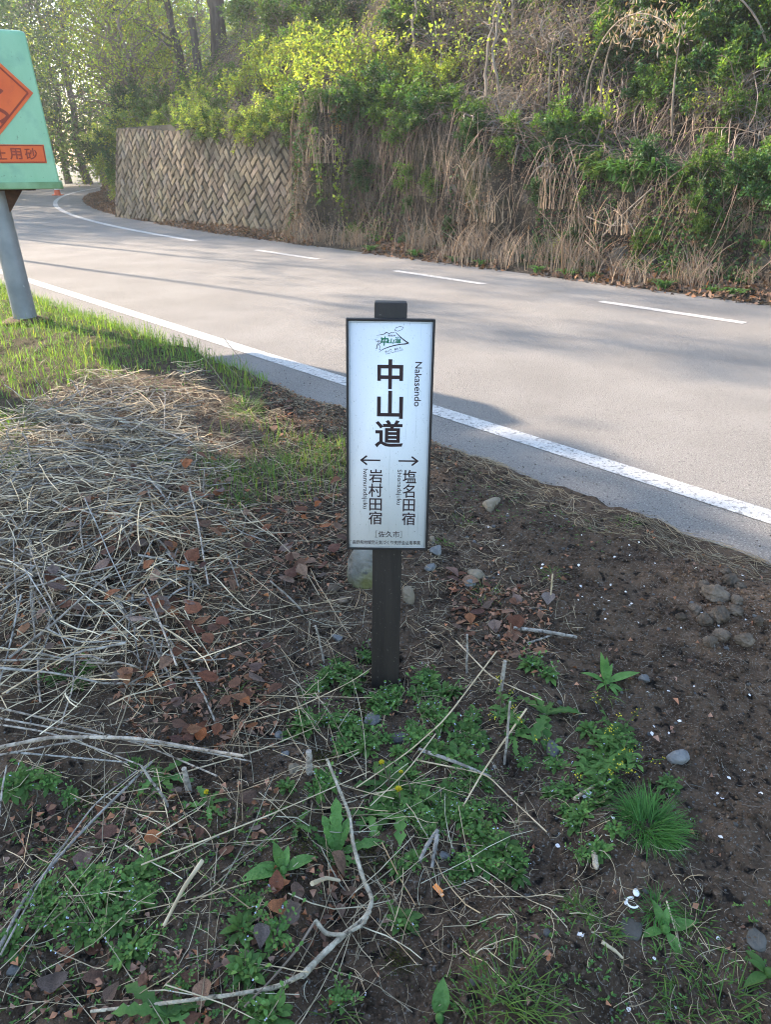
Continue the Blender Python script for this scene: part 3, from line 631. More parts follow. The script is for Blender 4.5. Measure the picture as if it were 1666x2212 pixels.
# dry upright grass at the foot
def dry_clump(r, cnt, h, spread, rad=.006):
    mb = MB(); t = np.linspace(0, 1, 6); b = r.normal(0, spread, (cnt, 2)); L = h * r.uniform(.4, 1.2, cnt); lean = r.normal(0, .28, (cnt, 2)) + [0, 0]
    P = np.zeros((cnt, 6, 3)); P[:, :, 0] = b[:, :1] + lean[:, :1] * L[:, None] * t ** 1.6; P[:, :, 1] = b[:, 1:] + lean[:, 1:] * L[:, None] * t ** 1.6
    P[:, :, 2] = L[:, None] * t * (1 - .25 * t) - .03
    brk = r.random(cnt) < .3; P[brk, 4:, 2] -= (L[brk] * .25)[:, None]; P[brk, 4:, 0] += (L[brk] * .2 * r.choice([-1, 1], brk.sum()))[:, None]
    add_tubes(mb, P, (rad * r.uniform(.5, 1.3, cnt))[:, None] * np.linspace(1, .4, 6), 3, hue(cnt, .6, 1.25, r, .06)); return mb
clumps = [dry_clump(np.random.default_rng(300 + i), 60, .62, .17).mesh('dry_grass_clump') for i in range(4)]
for me in clumps: me.materials.append(M['drygrass'])
ITEMS = {}
def put(group, o, look, cat, P=None):
    """remember a repeat so that its label can name its neighbours once everything stands"""
    ITEMS.setdefault(group, []).append((o, look, cat)); o['group'] = group; return o
r = np.random.default_rng(31)
for i in range(80):
    s = 2.6 + i * .155 + r.uniform(-.3, .3); n = 9.85 + r.uniform(0, 1) ** 1.5 * .8; kk = .35 + 1.1 * r.random() ** 1.4
    if fbm(np.array(s * 1.1), np.array(2.0), 66, 2) < -.22: kk *= .4 + (.1 if s > 14 else 0)
    o = link('dry_grass_clump', clumps[i % 4], loc=bank_pt(n, s)); k = kk * (1.05 if 6 < s < 14.5 else .75); o.scale = (k, k, k * r.uniform(.8, 1.3)); o.rotation_euler = (0, 0, r.uniform(0, 6.3))
    put('dry grass clumps along the foot of the bank', o, 'tall tan dry grass clump' if k > .85 else 'low tan dry grass clump', 'dry grass')
# shrubs: stems and foliage, a few kinds copied along the bank
def shrub(r, leaves, R_, H, lsize, stems=14, mat_=M['leafG'], flat=.6, lo=.65, hi=1.35, spiky=.0):
    root = empty('shrub'); st = MB(); fo = MB(); k = 7; t = np.linspace(0, 1, k)
    d = unit(np.stack([r.normal(0, .8, stems), r.normal(0, .8, stems), r.uniform(.5, 1.4, stems)], -1)); L = r.uniform(.6, 1.1, stems)
    P = d[:, None, :] * (L[:, None] * t)[..., None] * [R_, R_, H]; P[:, :, 2] -= (.25 * H * t ** 3)[None]; P += np.cumsum(r.normal(0, .03 * R_, P.shape), 1); P[:, 0] = [0, 0, -.05]
    add_tubes(st, P, np.linspace(.009, .003, k)[None] * (R_ / .8) ** .5, 4, hue(stems, .7, 1.2, r))
    # side twigs carry the leaf sprays
    tw = stems * 5; pi = r.integers(0, stems, tw); tt = r.uniform(.35, 1, tw); base = np.array([[np.interp(tt[i], t, P[pi[i], :, a]) for a in range(3)] for i in range(tw)])
    td = unit(d[pi] + r.normal(0, .7, (tw, 3)) + [0, 0, .15]); tl = R_ * r.uniform(.2, .5, tw); T = base[:, None] + td[:, None] * (tl[:, None] * np.linspace(0, 1, 4))[..., None]; T[:, :, 2] -= (np.linspace(0, 1, 4) ** 2 * .12 * R_)
    add_tubes(st, T, np.array([[.0038, .003, .0024, .0018]]), 3, hue(tw, .7, 1.2, r))
    li = r.integers(0, tw, leaves); lt = r.uniform(.1, 1.08, leaves); LP = base[li] + td[li] * (tl[li] * lt)[:, None] + r.normal(0, .05 * R_, (leaves, 3)); LP[:, 2] -= lt ** 2 * .12 * R_
    br = (.75 + .5 * r.random(tw))[li]                                     # each spray has its own tone
    c = hue(leaves, lo, hi, r) * br[:, None]
    diamonds(fo, LP, unit(td[li] * .6 + r.normal(0, .8, (leaves, 3))), unit(r.normal(0, .6, (leaves, 3)) + [0, 0, 1]), lsize * r.uniform(.6, 1.4, leaves), lsize * .55 * r.uniform(.7, 1.3, leaves), c)
    st.obj('stems', M['twig'], root); fo.obj('foliage', mat_, root); return root
rr_ = np.random.default_rng
PROTO = {'green': [shrub(rr_(400 + i), 2000, .75, .8, .075) for i in range(3)], 'dark': [shrub(rr_(410 + i), 2400, .75, .85, .075, mat_=M['leafD']) for i in range(2)],
         'spring': [shrub(rr_(420 + i), 1100, .85, .95, .075, mat_=M['leafY'], stems=18) for i in range(3)], 'sparse': [shrub(rr_(430 + i), 260, .9, 1.1, .06, mat_=M['leafY'], stems=24) for i in range(2)],
         'bare': [shrub(rr_(440 + i), 12, .9, 1.0, .05, mat_=M['leafG'], stems=34) for i in range(2)], 'orange': [shrub(rr_(450), 160, .7, .8, .07, mat_=M['leafO'], stems=12)]}
LOOK = {'green': 'bushy mid-green shrub', 'dark': 'dense dark green shrub', 'spring': 'yellow-green leafing shrub', 'sparse': 'thin shrub with scattered lime leaves', 'bare': 'bare twiggy brown shrub', 'orange': 'small shrub with orange leaves'}
used = set()
def place(kind, n, s, k, r, tilt=.5, dz=0.0, squash=1.0):
    L = PROTO[kind]; p = L[int(r.integers(len(L)))]
    if p.name in used: o = copy_tree(p)
    else: o = p; used.add(p.name)
    o.location = tuple(bank_pt(n, s) + [0, 0, dz]); o.scale = (k, k, k * squash)
    q = Vector((OUT[0] * tilt, OUT[1] * tilt, 1)).to_track_quat('Z', 'Y') @ Matrix.Rotation(r.uniform(0, 6.3), 4, 'Z').to_quaternion()
    o.rotation_mode = 'QUATERNION'; o.rotation_quaternion = q
    put({'green': 'green shrubs on the bank', 'dark': 'dark shrubs on the bank', 'spring': 'yellow-green shrubs on the bank', 'sparse': 'thin lime shrubs on the bank', 'bare': 'bare shrubs on the bank', 'orange': 'orange shrubs on the bank'}[kind], o, ('big ' if k > 1.25 else 'small ' if k < .75 else '') + LOOK[kind], 'shrub')
    return o
def bank_at(px, py):
    """point of the bank seen at photo position px, py, as n', s"""
    a, b = (px - 833) / F_PX, (py - 1106) / F_PX
    d = np.array([a, math.cos(PITCH) - b * math.sin(PITCH), -(math.sin(PITCH) + b * math.cos(PITCH))])
    t = np.arange(6, 60, .05); P = d * t[:, None] + [0, 0, CAM_Z]; n, s = ns_of(P[:, 0], P[:, 1]); n = n - off(s)
    hit = np.nonzero((n > 9.5) & (P[:, 2] < bank_z(n, s)))[0]
    i = hit[0] if len(hit) else len(t) - 1
    return float(n[i]), float(s[i])
r = np.random.default_rng(33)
SH = [('green', 1350, 120, 1.0), ('dark', 1420, 170, .9), ('green', 1540, 90, 1.1), ('dark', 1500, 220, .8), ('green', 1620, 200, .9), ('green', 1440, 250, .7), ('dark', 1560, 20, 1.1), ('green', 1580, 310, .7), ('green', 1390, 60, 1.0), ('dark', 1300, 180, .7), ('green', 1650, 100, 1.0), ('spring', 920, 215, .7), ('green', 1000, 300, .6), ('dark', 1030, 340, .45), ('green', 930, 290, .6), ('spring', 880, 210, .8), ('dark', 890, 320, .5), ('spring', 300, 255, 1.0), ('spring', 355, 250, .9), ('spring', 430, 245, 1.0), ('green', 470, 265, .8), ('spring', 520, 235, 1.1), ('spring', 590, 215, 1.0), ('spring', 640, 195, 1.1), ('spring', 700, 180, 1.2), ('spring', 760, 190, 1.1), ('spring', 830, 200, 1.0),
      ('spring', 560, 160, 1.0), ('green', 500, 200, .9), ('green', 420, 215, 1.0), ('green', 360, 190, 1.1), ('dark', 340, 110, 1.3), ('dark', 375, 140, 1.2), ('green', 770, 235, .9), ('dark', 800, 265, .85), ('green', 855, 270, .9), ('dark', 760, 300, .7), ('green', 825, 320, .6), ('green', 900, 240, .8),
      ('green', 960, 250, .6), ('spring', 960, 195, .6), ('sparse', 1010, 190, .9), ('sparse', 1040, 110, .9), ('green', 740, 110, 1.0), ('green', 680, 90, 1.1), ('dark', 720, 60, 1.1), ('green', 600, 80, 1.3), ('green', 540, 60, 1.3), ('green', 480, 40, 1.4), ('green', 560, 20, 1.3), ('dark', 870, 60, .9), ('green', 880, 110, .8),
      ('green', 1210, 310, .75), ('green', 1250, 300, .7), ('dark', 1180, 340, .6), ('bare', 1090, 290, .8), ('bare', 1150, 270, .8), ('bare', 1040, 260, .7), ('bare', 1100, 120, 1.0), ('bare', 1160, 150, 1.1), ('bare', 1000, 90, 1.0), ('bare', 940, 130, .9), ('bare', 1240, 120, 1.0), ('bare', 1330, 60, 1.0), ('bare', 850, 20, 1.0), ('sparse', 940, 60, 1.0),
      ('dark', 1450, 60, 1.0), ('green', 1480, 150, .9), ('green', 1560, 180, .9), ('dark', 1600, 120, 1.0), ('dark', 1390, 230, .7), ('green', 1500, 30, 1.1), ('bare', 1590, 250, .9), ('sparse', 1490, 290, .7), ('sparse', 1550, 270, .7), ('green', 1540, 400, .55), ('green', 1600, 430, .6), ('dark', 1620, 470, .6), ('dark', 1560, 470, .5), ('green', 1480, 440, .45), ('green', 1640, 400, .6), ('bare', 1500, 390, .5), ('bare', 1640, 330, .8),
      ('orange', 735, 350, .55), ('orange', 725, 395, .4), ('spring', 510, 330, .35), ('spring', 640, 130, .8), ('sparse', 530, 120, 1.0), ('green', 1290, 20, 1.0), ('bare', 1380, 130, .9), ('dark', 1650, 40, 1.2), ('green', 1420, 0, 1.0), ('sparse', 1230, 190, .8), ('dark', 1100, 10, .9), ('green', 1190, 30, .8), ('green', 1010, 20, .9), ('bare', 770, 30, .9), ('green', 640, 20, 1.2), ('dark', 650, 250, .5), ('green', 690, 260, .55)]
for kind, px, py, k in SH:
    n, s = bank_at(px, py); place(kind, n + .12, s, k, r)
for i in range(18):
    s = r.uniform(2.5, 14.2); place(['dark', 'green', 'bare', 'dark', 'sparse'][i % 5], r.uniform(10.3, 10.62), s, r.uniform(.22, .4), r, 1.8)
for i in range(14):                                                   # beyond the pale wall
    s = 25.5 + i * 1.2; place('spring' if i % 3 else 'green', 11.2 + r.uniform(0, .8), s, r.uniform(1.0, 1.5), r, .4)
for i in range(30):                                                   # growth spilling over the wall head
    s = 14.4 + i * .31; place(['spring', 'green', 'spring', 'bare', 'green', 'spring'][i % 6], 10.60, s + r.uniform(-.15, .15), r.uniform(.35, .72), r, 1.5, max(0, 2.2 + r.uniform(-.12, .25) - float(bank_z(10.60, s))))
for i in range(22):
    s = 23.4 + i * .55; place(['spring', 'green', 'spring', 'dark'][i % 4], 10.75 + r.uniform(-.25, .5), s, r.uniform(.8, 1.35), r, 1.0, r.uniform(-.5, .6))
for i in range(20):
    s = 14.6 + i * .5; place(['spring', 'green', 'green', 'spring', 'bare'][i % 5], 10.78 + r.uniform(-.05, .25), s + r.uniform(-.2, .2), r.uniform(.5, .85), r, 1.3)
for i, s in enumerate([13.2, 13.7, 14.2, 14.7, 12.6, 11.9, 12.3, 11.4, 10.9, 10.4, 9.6, 8.7, 8.0, 7.1, 6.2, 5.2, 4.3, 3.6, 2.9, 13.4, 12.8, 11.1]): place(['dark', 'green', 'dark', 'green'][i % 4], 10.62 + .14 * (i % 3), s, (.5 if s > 10.8 else .38) + .1 * (i % 3), r, 1.6)
# hanging ivy runners on the wall and the cut
def ivy(px, py, length, lab, m=M['leafG'], leaves=130):
    n, s = bank_at(px, py); mb = MB(); st = MB(); k = 12; t = np.linspace(0, 1, k); r = np.random.default_rng(int(px))
    base = bank_pt(n, s); P = base + np.stack([t * 0, t * 0, -t * length], -1) + OUT * (.12 + .10 * np.sin(t * 3))[:, None] + ALONG * (np.cumsum(r.normal(0, .05, k)))[:, None] * length
    e = empty('ivy_runner', base); P = P - base
    add_tubes(st, P[None], np.linspace(.008, .004, k)[None], 4); tt = r.uniform(0, 1, leaves); LP = np.stack([np.interp(tt, t, P[:, a]) for a in range(3)], -1) + r.normal(0, .05, (leaves, 3))
    diamonds(mb, LP, unit(r.normal(0, 1, (leaves, 3)) + [0, 0, -.4]), unit(r.normal(0, .5, (leaves, 3)) + OUT), .075 * r.uniform(.6, 1.3, leaves), .06 * r.uniform(.7, 1.2, leaves), hue(leaves, .8, 1.3, r))
    st.obj('stem', M['twig'], e); mb.obj('leaves', m, e); return tag(e, lab, 'ivy', 'ivy runners hanging down the bank')
ivy(600, 275, .9, 'short green ivy runner hanging over the near end of the block wall'); ivy(500, 285, .8, 'pale green ivy runner hanging down the middle of the block wall', M['leafY'], 100)
ivy(300, 292, .5, 'short lime ivy runner over the far end of the block wall', M['leafY'], 120); ivy(345, 290, .7, 'lime ivy runner hanging on the far third of the block wall', M['leafY'], 150); ivy(420, 288, .45, 'short green ivy tuft on the wall head, past the middle'); ivy(455, 288, .6, 'green ivy runner on the wall head just past the pale middle one', M['leafG'], 150); ivy(550, 285, .55, 'short lime ivy runner between the middle and near end of the wall', M['leafY'], 120)
ivy(690, 290, 1.4, 'long green ivy runner hanging on the dark cut beside the block wall'); ivy(740, 300, 1.5, 'long lime ivy runner reaching furthest down the earth cut', M['leafY']); ivy(655, 270, 1.2, 'thin dark ivy runner at the edge between wall and earth cut', M['leafD'], 90)
# bare crooked branches, bamboo canes and fallen poles
def branch(name, paths, lab, cat, m, loc, group=None, sides=6):
    mb = MB()
    for pts, r0, r1 in paths:
        P = np.array(pts, float); t0 = np.linspace(0, 1, len(P)); t = np.linspace(0, 1, 14)
        Q = np.stack([np.interp(t, t0, P[:, a]) for a in range(3)], -1); Q[1:-1] = (Q[:-2] + 2 * Q[1:-1] + Q[2:]) / 4
        add_tubes(mb, Q[None], np.linspace(r0, r1, 14)[None], sides)
    return tag(mb.obj(name, m, loc=loc), lab, cat, group)
def crooked(px, py, seed, lab, size=1.0):
    r = np.random.default_rng(seed); n, s = bank_at(px, py); base = bank_pt(n, s); paths = []
    for q in range(5):
        d = unit(OUT * r.uniform(.4, 1) + ALONG * r.normal(0, .8) + np.array([0, 0, r.uniform(-.2, .5)])); L = size * r.uniform(.6, 1.2); pts = [np.zeros(3)]
        for j in range(6): d = unit(d + r.normal(0, .38, 3) + [0, 0, -.22]); pts.append(pts[-1] + d * L / 6)
        paths.append((pts, .022, .006))
        p = np.array(pts[3]); dd = unit(d + r.normal(0, .8, 3)); paths.append(([p, p + dd * L * .25, p + dd * L * .4 + [0, 0, -.1]], .011, .004))
    return branch('bare_branch', paths, lab, 'branch', M['palebark'], base, 'bare crooked branches on the bank')
crooked(1060, 270, 1, 'pale crooked bare branches spilling over the lip of the earth cut'); crooked(1110, 265, 12, 'tangle of bare forked branches beside the lip of the cut, by the green bushes', 1.1); crooked(1150, 300, 3, 'short crooked bare branch hanging under the green shrub edge', .8); crooked(1200, 360, 4, 'low bare branch drooping furthest down the dark cut', .6)
def cane(px, py, tipx, tipz, L, lab, i, plume=0):
    n, s = bank_at(px, py); base = bank_pt(n, s); t = np.linspace(0, 1, 14); bend = ALONG * (-tipx)
    P = np.stack([bend[a] * t ** 1.8 + (OUT[a] * .35 * t) for a in range(3)], -1) * L; P[:, 2] += L * (t * 1.05 - (1 - tipz) * t ** 3)
    e = empty('arching_cane', base); mb = MB(); add_tubes(mb, P[None], np.linspace(.020, .007, 14)[None], 6); mb.obj('cane', M['palebark'], e)
    if plume:
        r = np.random.default_rng(i); tt = r.uniform(.62, 1.06, plume); LP = np.stack([np.interp(tt, t, P[:, a]) for a in range(3)], -1) + r.normal(0, .14, (plume, 3)) - [0, 0, .05]; f = MB()
        diamonds(f, LP, unit(r.normal(0, .5, (plume, 3)) + [0, 0, -.8]), rvec(plume, r), .10 * r.uniform(.5, 1.3, plume), .022, hue(plume, .7, 1.3, r)); f.obj('withered_leaves', M['drygrass'], e)
    return tag(e, lab, 'cane', 'arching canes on the slope')
cane(1262, 268, .75, .35, 2.6, 'arching cane with withered tan leaves drooping from its tip', 1, 260); cane(1300, 262, .45, .5, 2.2, 'slender pale cane leaning beside the leafy arching cane', 2, 60); cane(1212, 262, .1, .9, 1.0, 'short upright green cane at the lip above the bare branches', 3); cane(1190, 265, .25, .8, 1.5, 'straight thin cane standing between the bushes on the lip', 4); cane(1660, 150, -.9, .6, 1.8, 'cane arching in from the edge of the photo on the slope', 5, 60); cane(1450, 300, .12, .9, 1.3, 'thin upright cane over the broad-leaved green clump', 6)
n1, s1 = bank_at(1318, 525); n2, s2 = bank_at(1425, 415); A = bank_pt(n1, s1) + OUT * .22; B_ = bank_pt(n2, s2) + OUT * .16
branch('fallen_pole', [([A - A, (B_ - A) * .5 + [0, 0, .03], B_ - A], .012, .009)], 'straight pale fallen pole leaning diagonally against the earth cut', 'pole', M['palebark'], A)
n1, s1 = bank_at(1290, 490); n2, s2 = bank_at(1395, 490); A2 = bank_pt(n1, s1) + OUT * .27; B2 = bank_pt(n2, s2) + OUT * .25
branch('fallen_branch', [([A2 - A2, (B2 - A2) * .5 + [0, 0, -.09], B2 - A2], .008, .005)], 'thin pale fallen branch crossing the leaning pole', 'branch', M['palebark'], A2)
def slim_trunk(px, py, L, lab, lean, r0=.03, leaves=60, m=M['palebark'], name='sapling', lm=M['leafY']):
    n, s = bank_at(px, py); base = bank_pt(n, s); r = np.random.default_rng(int(px * 7)); t = np.linspace(0, 1, 12)
    P = np.stack([ALONG[0] * lean * t, ALONG[1] * lean * t, t], -1) * L + np.cumsum(r.normal(0, .02 * L, (12, 3)), 0) * [1, 1, .2]; P[0] = [0, 0, -.1]
    e = empty(name, base); mb = MB(); add_tubes(mb, P[None], np.linspace(r0, r0 * .35, 12)[None], 7)
    for q in range(7):
        b = P[4 + q]; d = unit(r.normal(0, 1, 3) + [0, 0, .6]); add_tubes(mb, (b + d * np.linspace(0, .35 * L * r.uniform(.3, .8), 5)[:, None] + np.cumsum(r.normal(0, .03, (5, 3)), 0) * [[0], [1], [1], [1], [1]])[None], np.linspace(r0 * .35, .003, 5)[None], 4)
    mb.obj('trunk', m, e)
    if leaves:
        f = MB(); tt = r.uniform(.3, 1.05, leaves); LP = np.stack([np.interp(tt, t, P[:, a]) for a in range(3)], -1) + r.normal(0, .14 * L, (leaves, 3)) * [.6, .6, .3]
        diamonds(f, LP, rvec(leaves, r), rvec(leaves, r), .08 * r.uniform(.6, 1.3, leaves), .05, hue(leaves, .8, 1.3, r)); f.obj('leaves', lm, e)
    return tag(e, lab, 'sapling', 'thin saplings on the bank')
slim_trunk(868, 160, 1.9, 'pale slender sapling rising over the bright yellow-green shrubs', -.25, leaves=50); slim_trunk(1035, 235, 2.0, 'sapling with lime shoots rising beside the bare branches', -.15); slim_trunk(1290, 320, .8, 'short leafy sapling at the edge of the green bush', 0, .015, 40); slim_trunk(1090, 250, 2.2, 'thin straight sapling among the grey hanging vines', .1, leaves=25); slim_trunk(960, 230, 1.3, 'small sapling with lime leaf tufts on the shaded lip', .1, .016, 60); slim_trunk(1505, 180, 2.0, 'bare grey sapling on the shaded slope over the grass clump', .05, leaves=10)
# broad strap-leaved clumps on the bench
def strap_clump(r, cnt=26, L=.42):
    mb = MB()
    for i in range(cnt):
        a = r.uniform(0, 6.28); l = L * r.uniform(.6, 1.2); p = r.normal(0, .07, 2)
        leaf_strip(mb, [p[0], p[1], -.02], [math.cos(a), math.sin(a), 0], [0, 0, 1], l, .045, 'grass', droop=1.9, rise=1.45, c=r.uniform(.7, 1.3))
    return mb
straps = [strap_clump(np.random.default_rng(500 + i)).mesh('leafy_clump') for i in range(3)]
for me in straps: me.materials.append(M['fresh'])
r = np.random.default_rng(51)
for i, (px, py) in enumerate([(1325, 385), (1350, 372), (1370, 390), (1395, 385), (1420, 395), (1340, 400), (1385, 405), (1445, 380), (1460, 400), (1410, 375), (1480, 385), (1355, 415), (1500, 372), (1290, 400)]):
    n, s = bank_at(px, py); o = link('leafy_clump', straps[i % 3], loc=bank_pt(n, s)); o.scale = (r.uniform(.7, 1.15),) * 3; o.rotation_euler = (0, 0, r.uniform(0, 6))
    put('bright strap-leaved clumps on the bench', o, 'bright green strap-leaved clump', 'plant')
for i, (px, py) in enumerate([(1020, 585), (1140, 600), (1590, 640), (1210, 605), (780, 548), (960, 575), (1545, 632), (1430, 622), (880, 560), (1650, 560), (1280, 600)]):
    n, s = bank_at(px, py); n = max(n, 9.75); o = link('leafy_clump', straps[i % 3], loc=bank_pt(n, s)); o.scale = (r.uniform(.4, .6),) * 3; o.rotation_euler = (0, 0, r.uniform(0, 6))
    put('small green plants at the road edge under the bank', o, 'small green leafy plant at the road edge', 'plant')
# rocks set in the cut
for i, (px, py, sz, lab) in enumerate([(1050, 370, .32, 'pale grey rock bulging from the middle of the earth cut'), (1340, 560, .34, 'wide grey-green rock low in the cut near the fallen pole'), (1180, 545, .25, 'dark grey rock low in the cut behind dry stalks'), (1395, 575, .28, 'mossy rock at the foot of the cut under the shrub mass'), (930, 430, .3, 'dark rock in the shaded cut under the dark shrubs'), (860, 380, .3, 'grey rock exposed beneath the hanging green shrubs'), (1640, 580, .3, 'grey rock at the foot of the cut nearest the edge of the photo')]):
    n, s = bank_at(px, py); v, f = rock_verts(4, 600 + i, 16, .14, .72); mb = MB(); sz *= .72; mb.add(v * [sz, sz * .6, sz * .8], t=f); o = mb.obj('rock', M['cutrock'], loc=bank_pt(n, s) - OUT * sz * .38); o.rotation_euler = (.3 * math.sin(i), .3 * math.cos(i), -R(42) + .4 * math.sin(i * 2)); tag(o, lab, 'rock', 'rocks set in the earth cut')
# ------------------------------------------------------------------ trees
def tree(name, loc, H, r0, crownR, crownZ, leaves, lsize, m, lab, group=None, lean=(0, 0), branches=16, seed=0, bark=M['bark'], zs=.8, sprays=170, cat='tree', low=.35):
    r = np.random.default_rng(900 + seed); e = empty(name, loc); tr = MB(); t = np.linspace(0, 1, 14)
    P = np.stack([lean[0] * t ** 1.3 * H, lean[1] * t ** 1.3 * H, t * H], -1) + np.cumsum(r.normal(0, .008 * H, (14, 3)), 0) * [1, 1, 0]; P[0, 2] = -.3
    add_tubes(tr, P[None], (r0 * (1 - .72 * t) * (1 + .35 * np.exp(-t * 25)))[None], 10, 1.0 * np.ones((1, 3)))
    tips = []
    for q in range(branches):
        tt = r.uniform(low, .97); b = np.array([np.interp(tt, t, P[:, a]) for a in range(3)]); az = q * 2.4 + r.uniform(-.4, .4); d = unit(np.array([math.cos(az), math.sin(az), r.uniform(.15, .8)])); L = crownR * r.uniform(.7, 1.15) * (1.15 - .55 * tt)
        k = 8; u = np.linspace(0, 1, k); B = b + d * (u * L)[:, None] + np.cumsum(r.normal(0, .03 * L, (k, 3)), 0) * (u > 0)[:, None]; B[:, 2] += .12 * L * u ** 2
        add_tubes(tr, B[None], (r0 * .34 * (1 - .85 * u) * (1 - .4 * tt))[None], 6); tips.append(B)
        for z in range(3):
            i = int(r.integers(2, 7)); d2 = unit(d + r.normal(0, .7, 3)); B2 = B[i] + d2 * (np.linspace(0, L * r.uniform(.3, .6), 6))[:, None] + np.cumsum(r.normal(0, .02 * L, (6, 3)), 0) * (np.arange(6) > 0)[:, None]
            add_tubes(tr, B2[None], (r0 * .13 * np.linspace(1, .25, 6))[None], 4); tips.append(B2)
    tr.obj('trunk', bark, e)
    if leaves:
        fo = MB(); A = np.concatenate([b[2:] for b in tips]); si = r.integers(0, len(A), sprays); C = A[si] + r.normal(0, .10 * crownR, (sprays, 3)); cr = crownR * r.uniform(.08, .20, sprays)
        li = r.integers(0, sprays, leaves); LP = C[li] + r.normal(0, 1, (leaves, 3)) * cr[li][:, None] * [1, 1, zs]
        tone = r.uniform(.65, 1.3, sprays)[li]
        diamonds(fo, LP, unit(r.normal(0, .8, (leaves, 3)) + [0, 0, -.2]), unit(r.normal(0, .6, (leaves, 3)) + [0, 0, 1]), lsize * r.uniform(.6, 1.4, leaves), lsize * .6 * r.uniform(.7, 1.2, leaves), hue(leaves, .8, 1.2, r) * tone[:, None])
        fo.obj('crown', m, e)
    return tag(e, lab, cat, group)
def bp(n, s): return bank_pt(n, s)
def flat(n, s):
    x, y = NS(n, s); return np.array([x, y, -.05])
# trees on the bank, far end
tree('tree', bp(13.2, 27), 5.5, .17, 2.6, 4, 5200, .11, M['leafY'], 'spring tree with forked dark limbs and lime leaves over the far block wall', None, (-.12, -.05), 18, 1, low=.2)
tree('tree', bp(12.2, 31), 6, .15, 2.6, 4, 4200, .12, M['leafY'], 'thin lime-leaved tree leaning over the bend of the road', None, (-.15, 0), 16, 2, low=.2)
tree('tree', bp(14.2, 25.5), 9, .26, 1.8, 6, 500, .11, M['leafG'], 'tall dark trunk standing close behind the spring tree', 'tall trees on the crest of the bank', (0, 0), 10, 3, low=.5)
tree('tree', bp(16.0, 26), 9, .22, 1.8, 6, 500, .11, M['leafG'], 'tall trunk on the crest, nearer the leaning stump', 'tall trees on the crest of the bank', (.02, 0), 12, 4, low=.45)
tree('tree', bp(15.5, 29), 9, .24, 2.0, 6, 900, .12, M['leafG'], 'tall tree on the crest behind the dark evergreen bush', 'tall trees on the crest of the bank', (0, 0), 14, 5, low=.3)
tree('tree', bp(17.5, 25), 4.6, .15, 2.2, 5, 3600, .11, M['leafG'], 'broad mid-green tree above the leaning stump', 'tall trees on the crest of the bank', (0, 0), 18, 6, low=.15)
tree('tree', bp(18.5, 22.5), 3.8, .13, 2.2, 5, 3600, .11, M['leafG'], 'round green tree on the slope beyond the leaning stump', 'tall trees on the crest of the bank', (0, 0), 18, 7, low=.1)
tree('tree', bp(19, 27), 5, .16, 2.4, 5, 3000, .11, M['leafD'], 'dark green tree at the back of the crest', 'tall trees on the crest of the bank', (0, 0), 18, 8, low=.1)
n_, s_ = bank_at(385, 165)
tree('evergreen_bush', bp(n_ + .3, s_), 2.0, .08, 1.25, 1.4, 5200, .085, M['leafD'], 'dense dark evergreen bush beside the leaning stump', None, (0, 0), 18, 9, low=.1, cat='bush')
for i, (n, s, H, lv, mm, lab) in enumerate([(11.6, 29, 4.5, 2600, 'leafY', 'low lime-leaved tree with many bare brown twigs over the dark wall'), (12.6, 34, 7, 1500, 'leafO', 'brown twiggy tree just coming into leaf above the bend'), (13.6, 31.5, 8, 3200, 'leafY', 'tall twiggy tree with thin lime leaves above the bend'), (12.0, 38, 7, 3000, 'leafY', 'far twiggy tree at the outer end of the dark wall'), (15, 35, 9, 3000, 'leafG', 'leafy green tree behind the twiggy trees of the bend'), (11.4, 26.6, 3.2, 2400, 'leafY', 'short lime-green tree leaning out over the far end of the pale wall')]):
    tree('twiggy_tree', bp(n, s), H, .12, 2.3, 4, lv, .10, M[mm], lab, 'twiggy trees over the bend', (-.12, .0), 34, 80 + i, bark=M['twigbark'], low=.12, sprays=160)
# leaning dead stump
n_, s_ = bank_at(432, 172); base = bank_pt(n_, s_); mb = MB(); t = np.linspace(0, 1, 9); P = np.stack([ALONG[0] * .13 * t, ALONG[1] * .13 * t, t], -1) * 1.75; P[0, 2] = -.2
P = P + np.cumsum(np.random.default_rng(4).normal(0, .012, (9, 3)), 0); add_tubes(mb, P[None], np.interp(t, [0, .5, 1], [.15, .125, .12])[None], 12)
tag(mb.obj('dead_stump', M['bark'], loc=base), 'leaning grey dead trunk with a broken top beside the dark evergreen bush', 'dead trunk')
# woods beyond the bend
r = np.random.default_rng(61)
spots = [(2.2, 40), (.5, 46), (-1.5, 38), (5.5, 56), (1.5, 52), (6.5, 62), (9, 66), (12, 68), (2, 60), (4, 70), (-2, 58), (-5, 52), (-3, 66), (-8, 46), (-10, 56), (-6, 70), (15, 60), (18, 64), (10, 74), (-13, 42), (-14, 62), (0, 74), (13, 50), (16, 47)]
looks = ['tall conifer-dark tree', 'tall bare-limbed tree', 'tall pale green tree']
for i, (n, s) in enumerate(spots):
    p = np.array([NN[0] * n + SS[0] * s + off(s) * NN[0], NN[1] * n + SS[1] * s + off(s) * NN[1], -.05]); kd = [0, 2, 1][i % 3]
    o = tree('tree', p, r.uniform(13, 18), r.uniform(.2, .32), r.uniform(3.4, 4.8), 9, [7500, 2400, 6000][kd], .27, [M['leafD'], M['leafY'], M['leafG']][kd], None, None, (r.normal(0, .02), 0), 26, 20 + i, low=.06, sprays=260)
    put('trees of the wood beyond the bend', o, looks[kd] + ' in the far wood', 'tree')
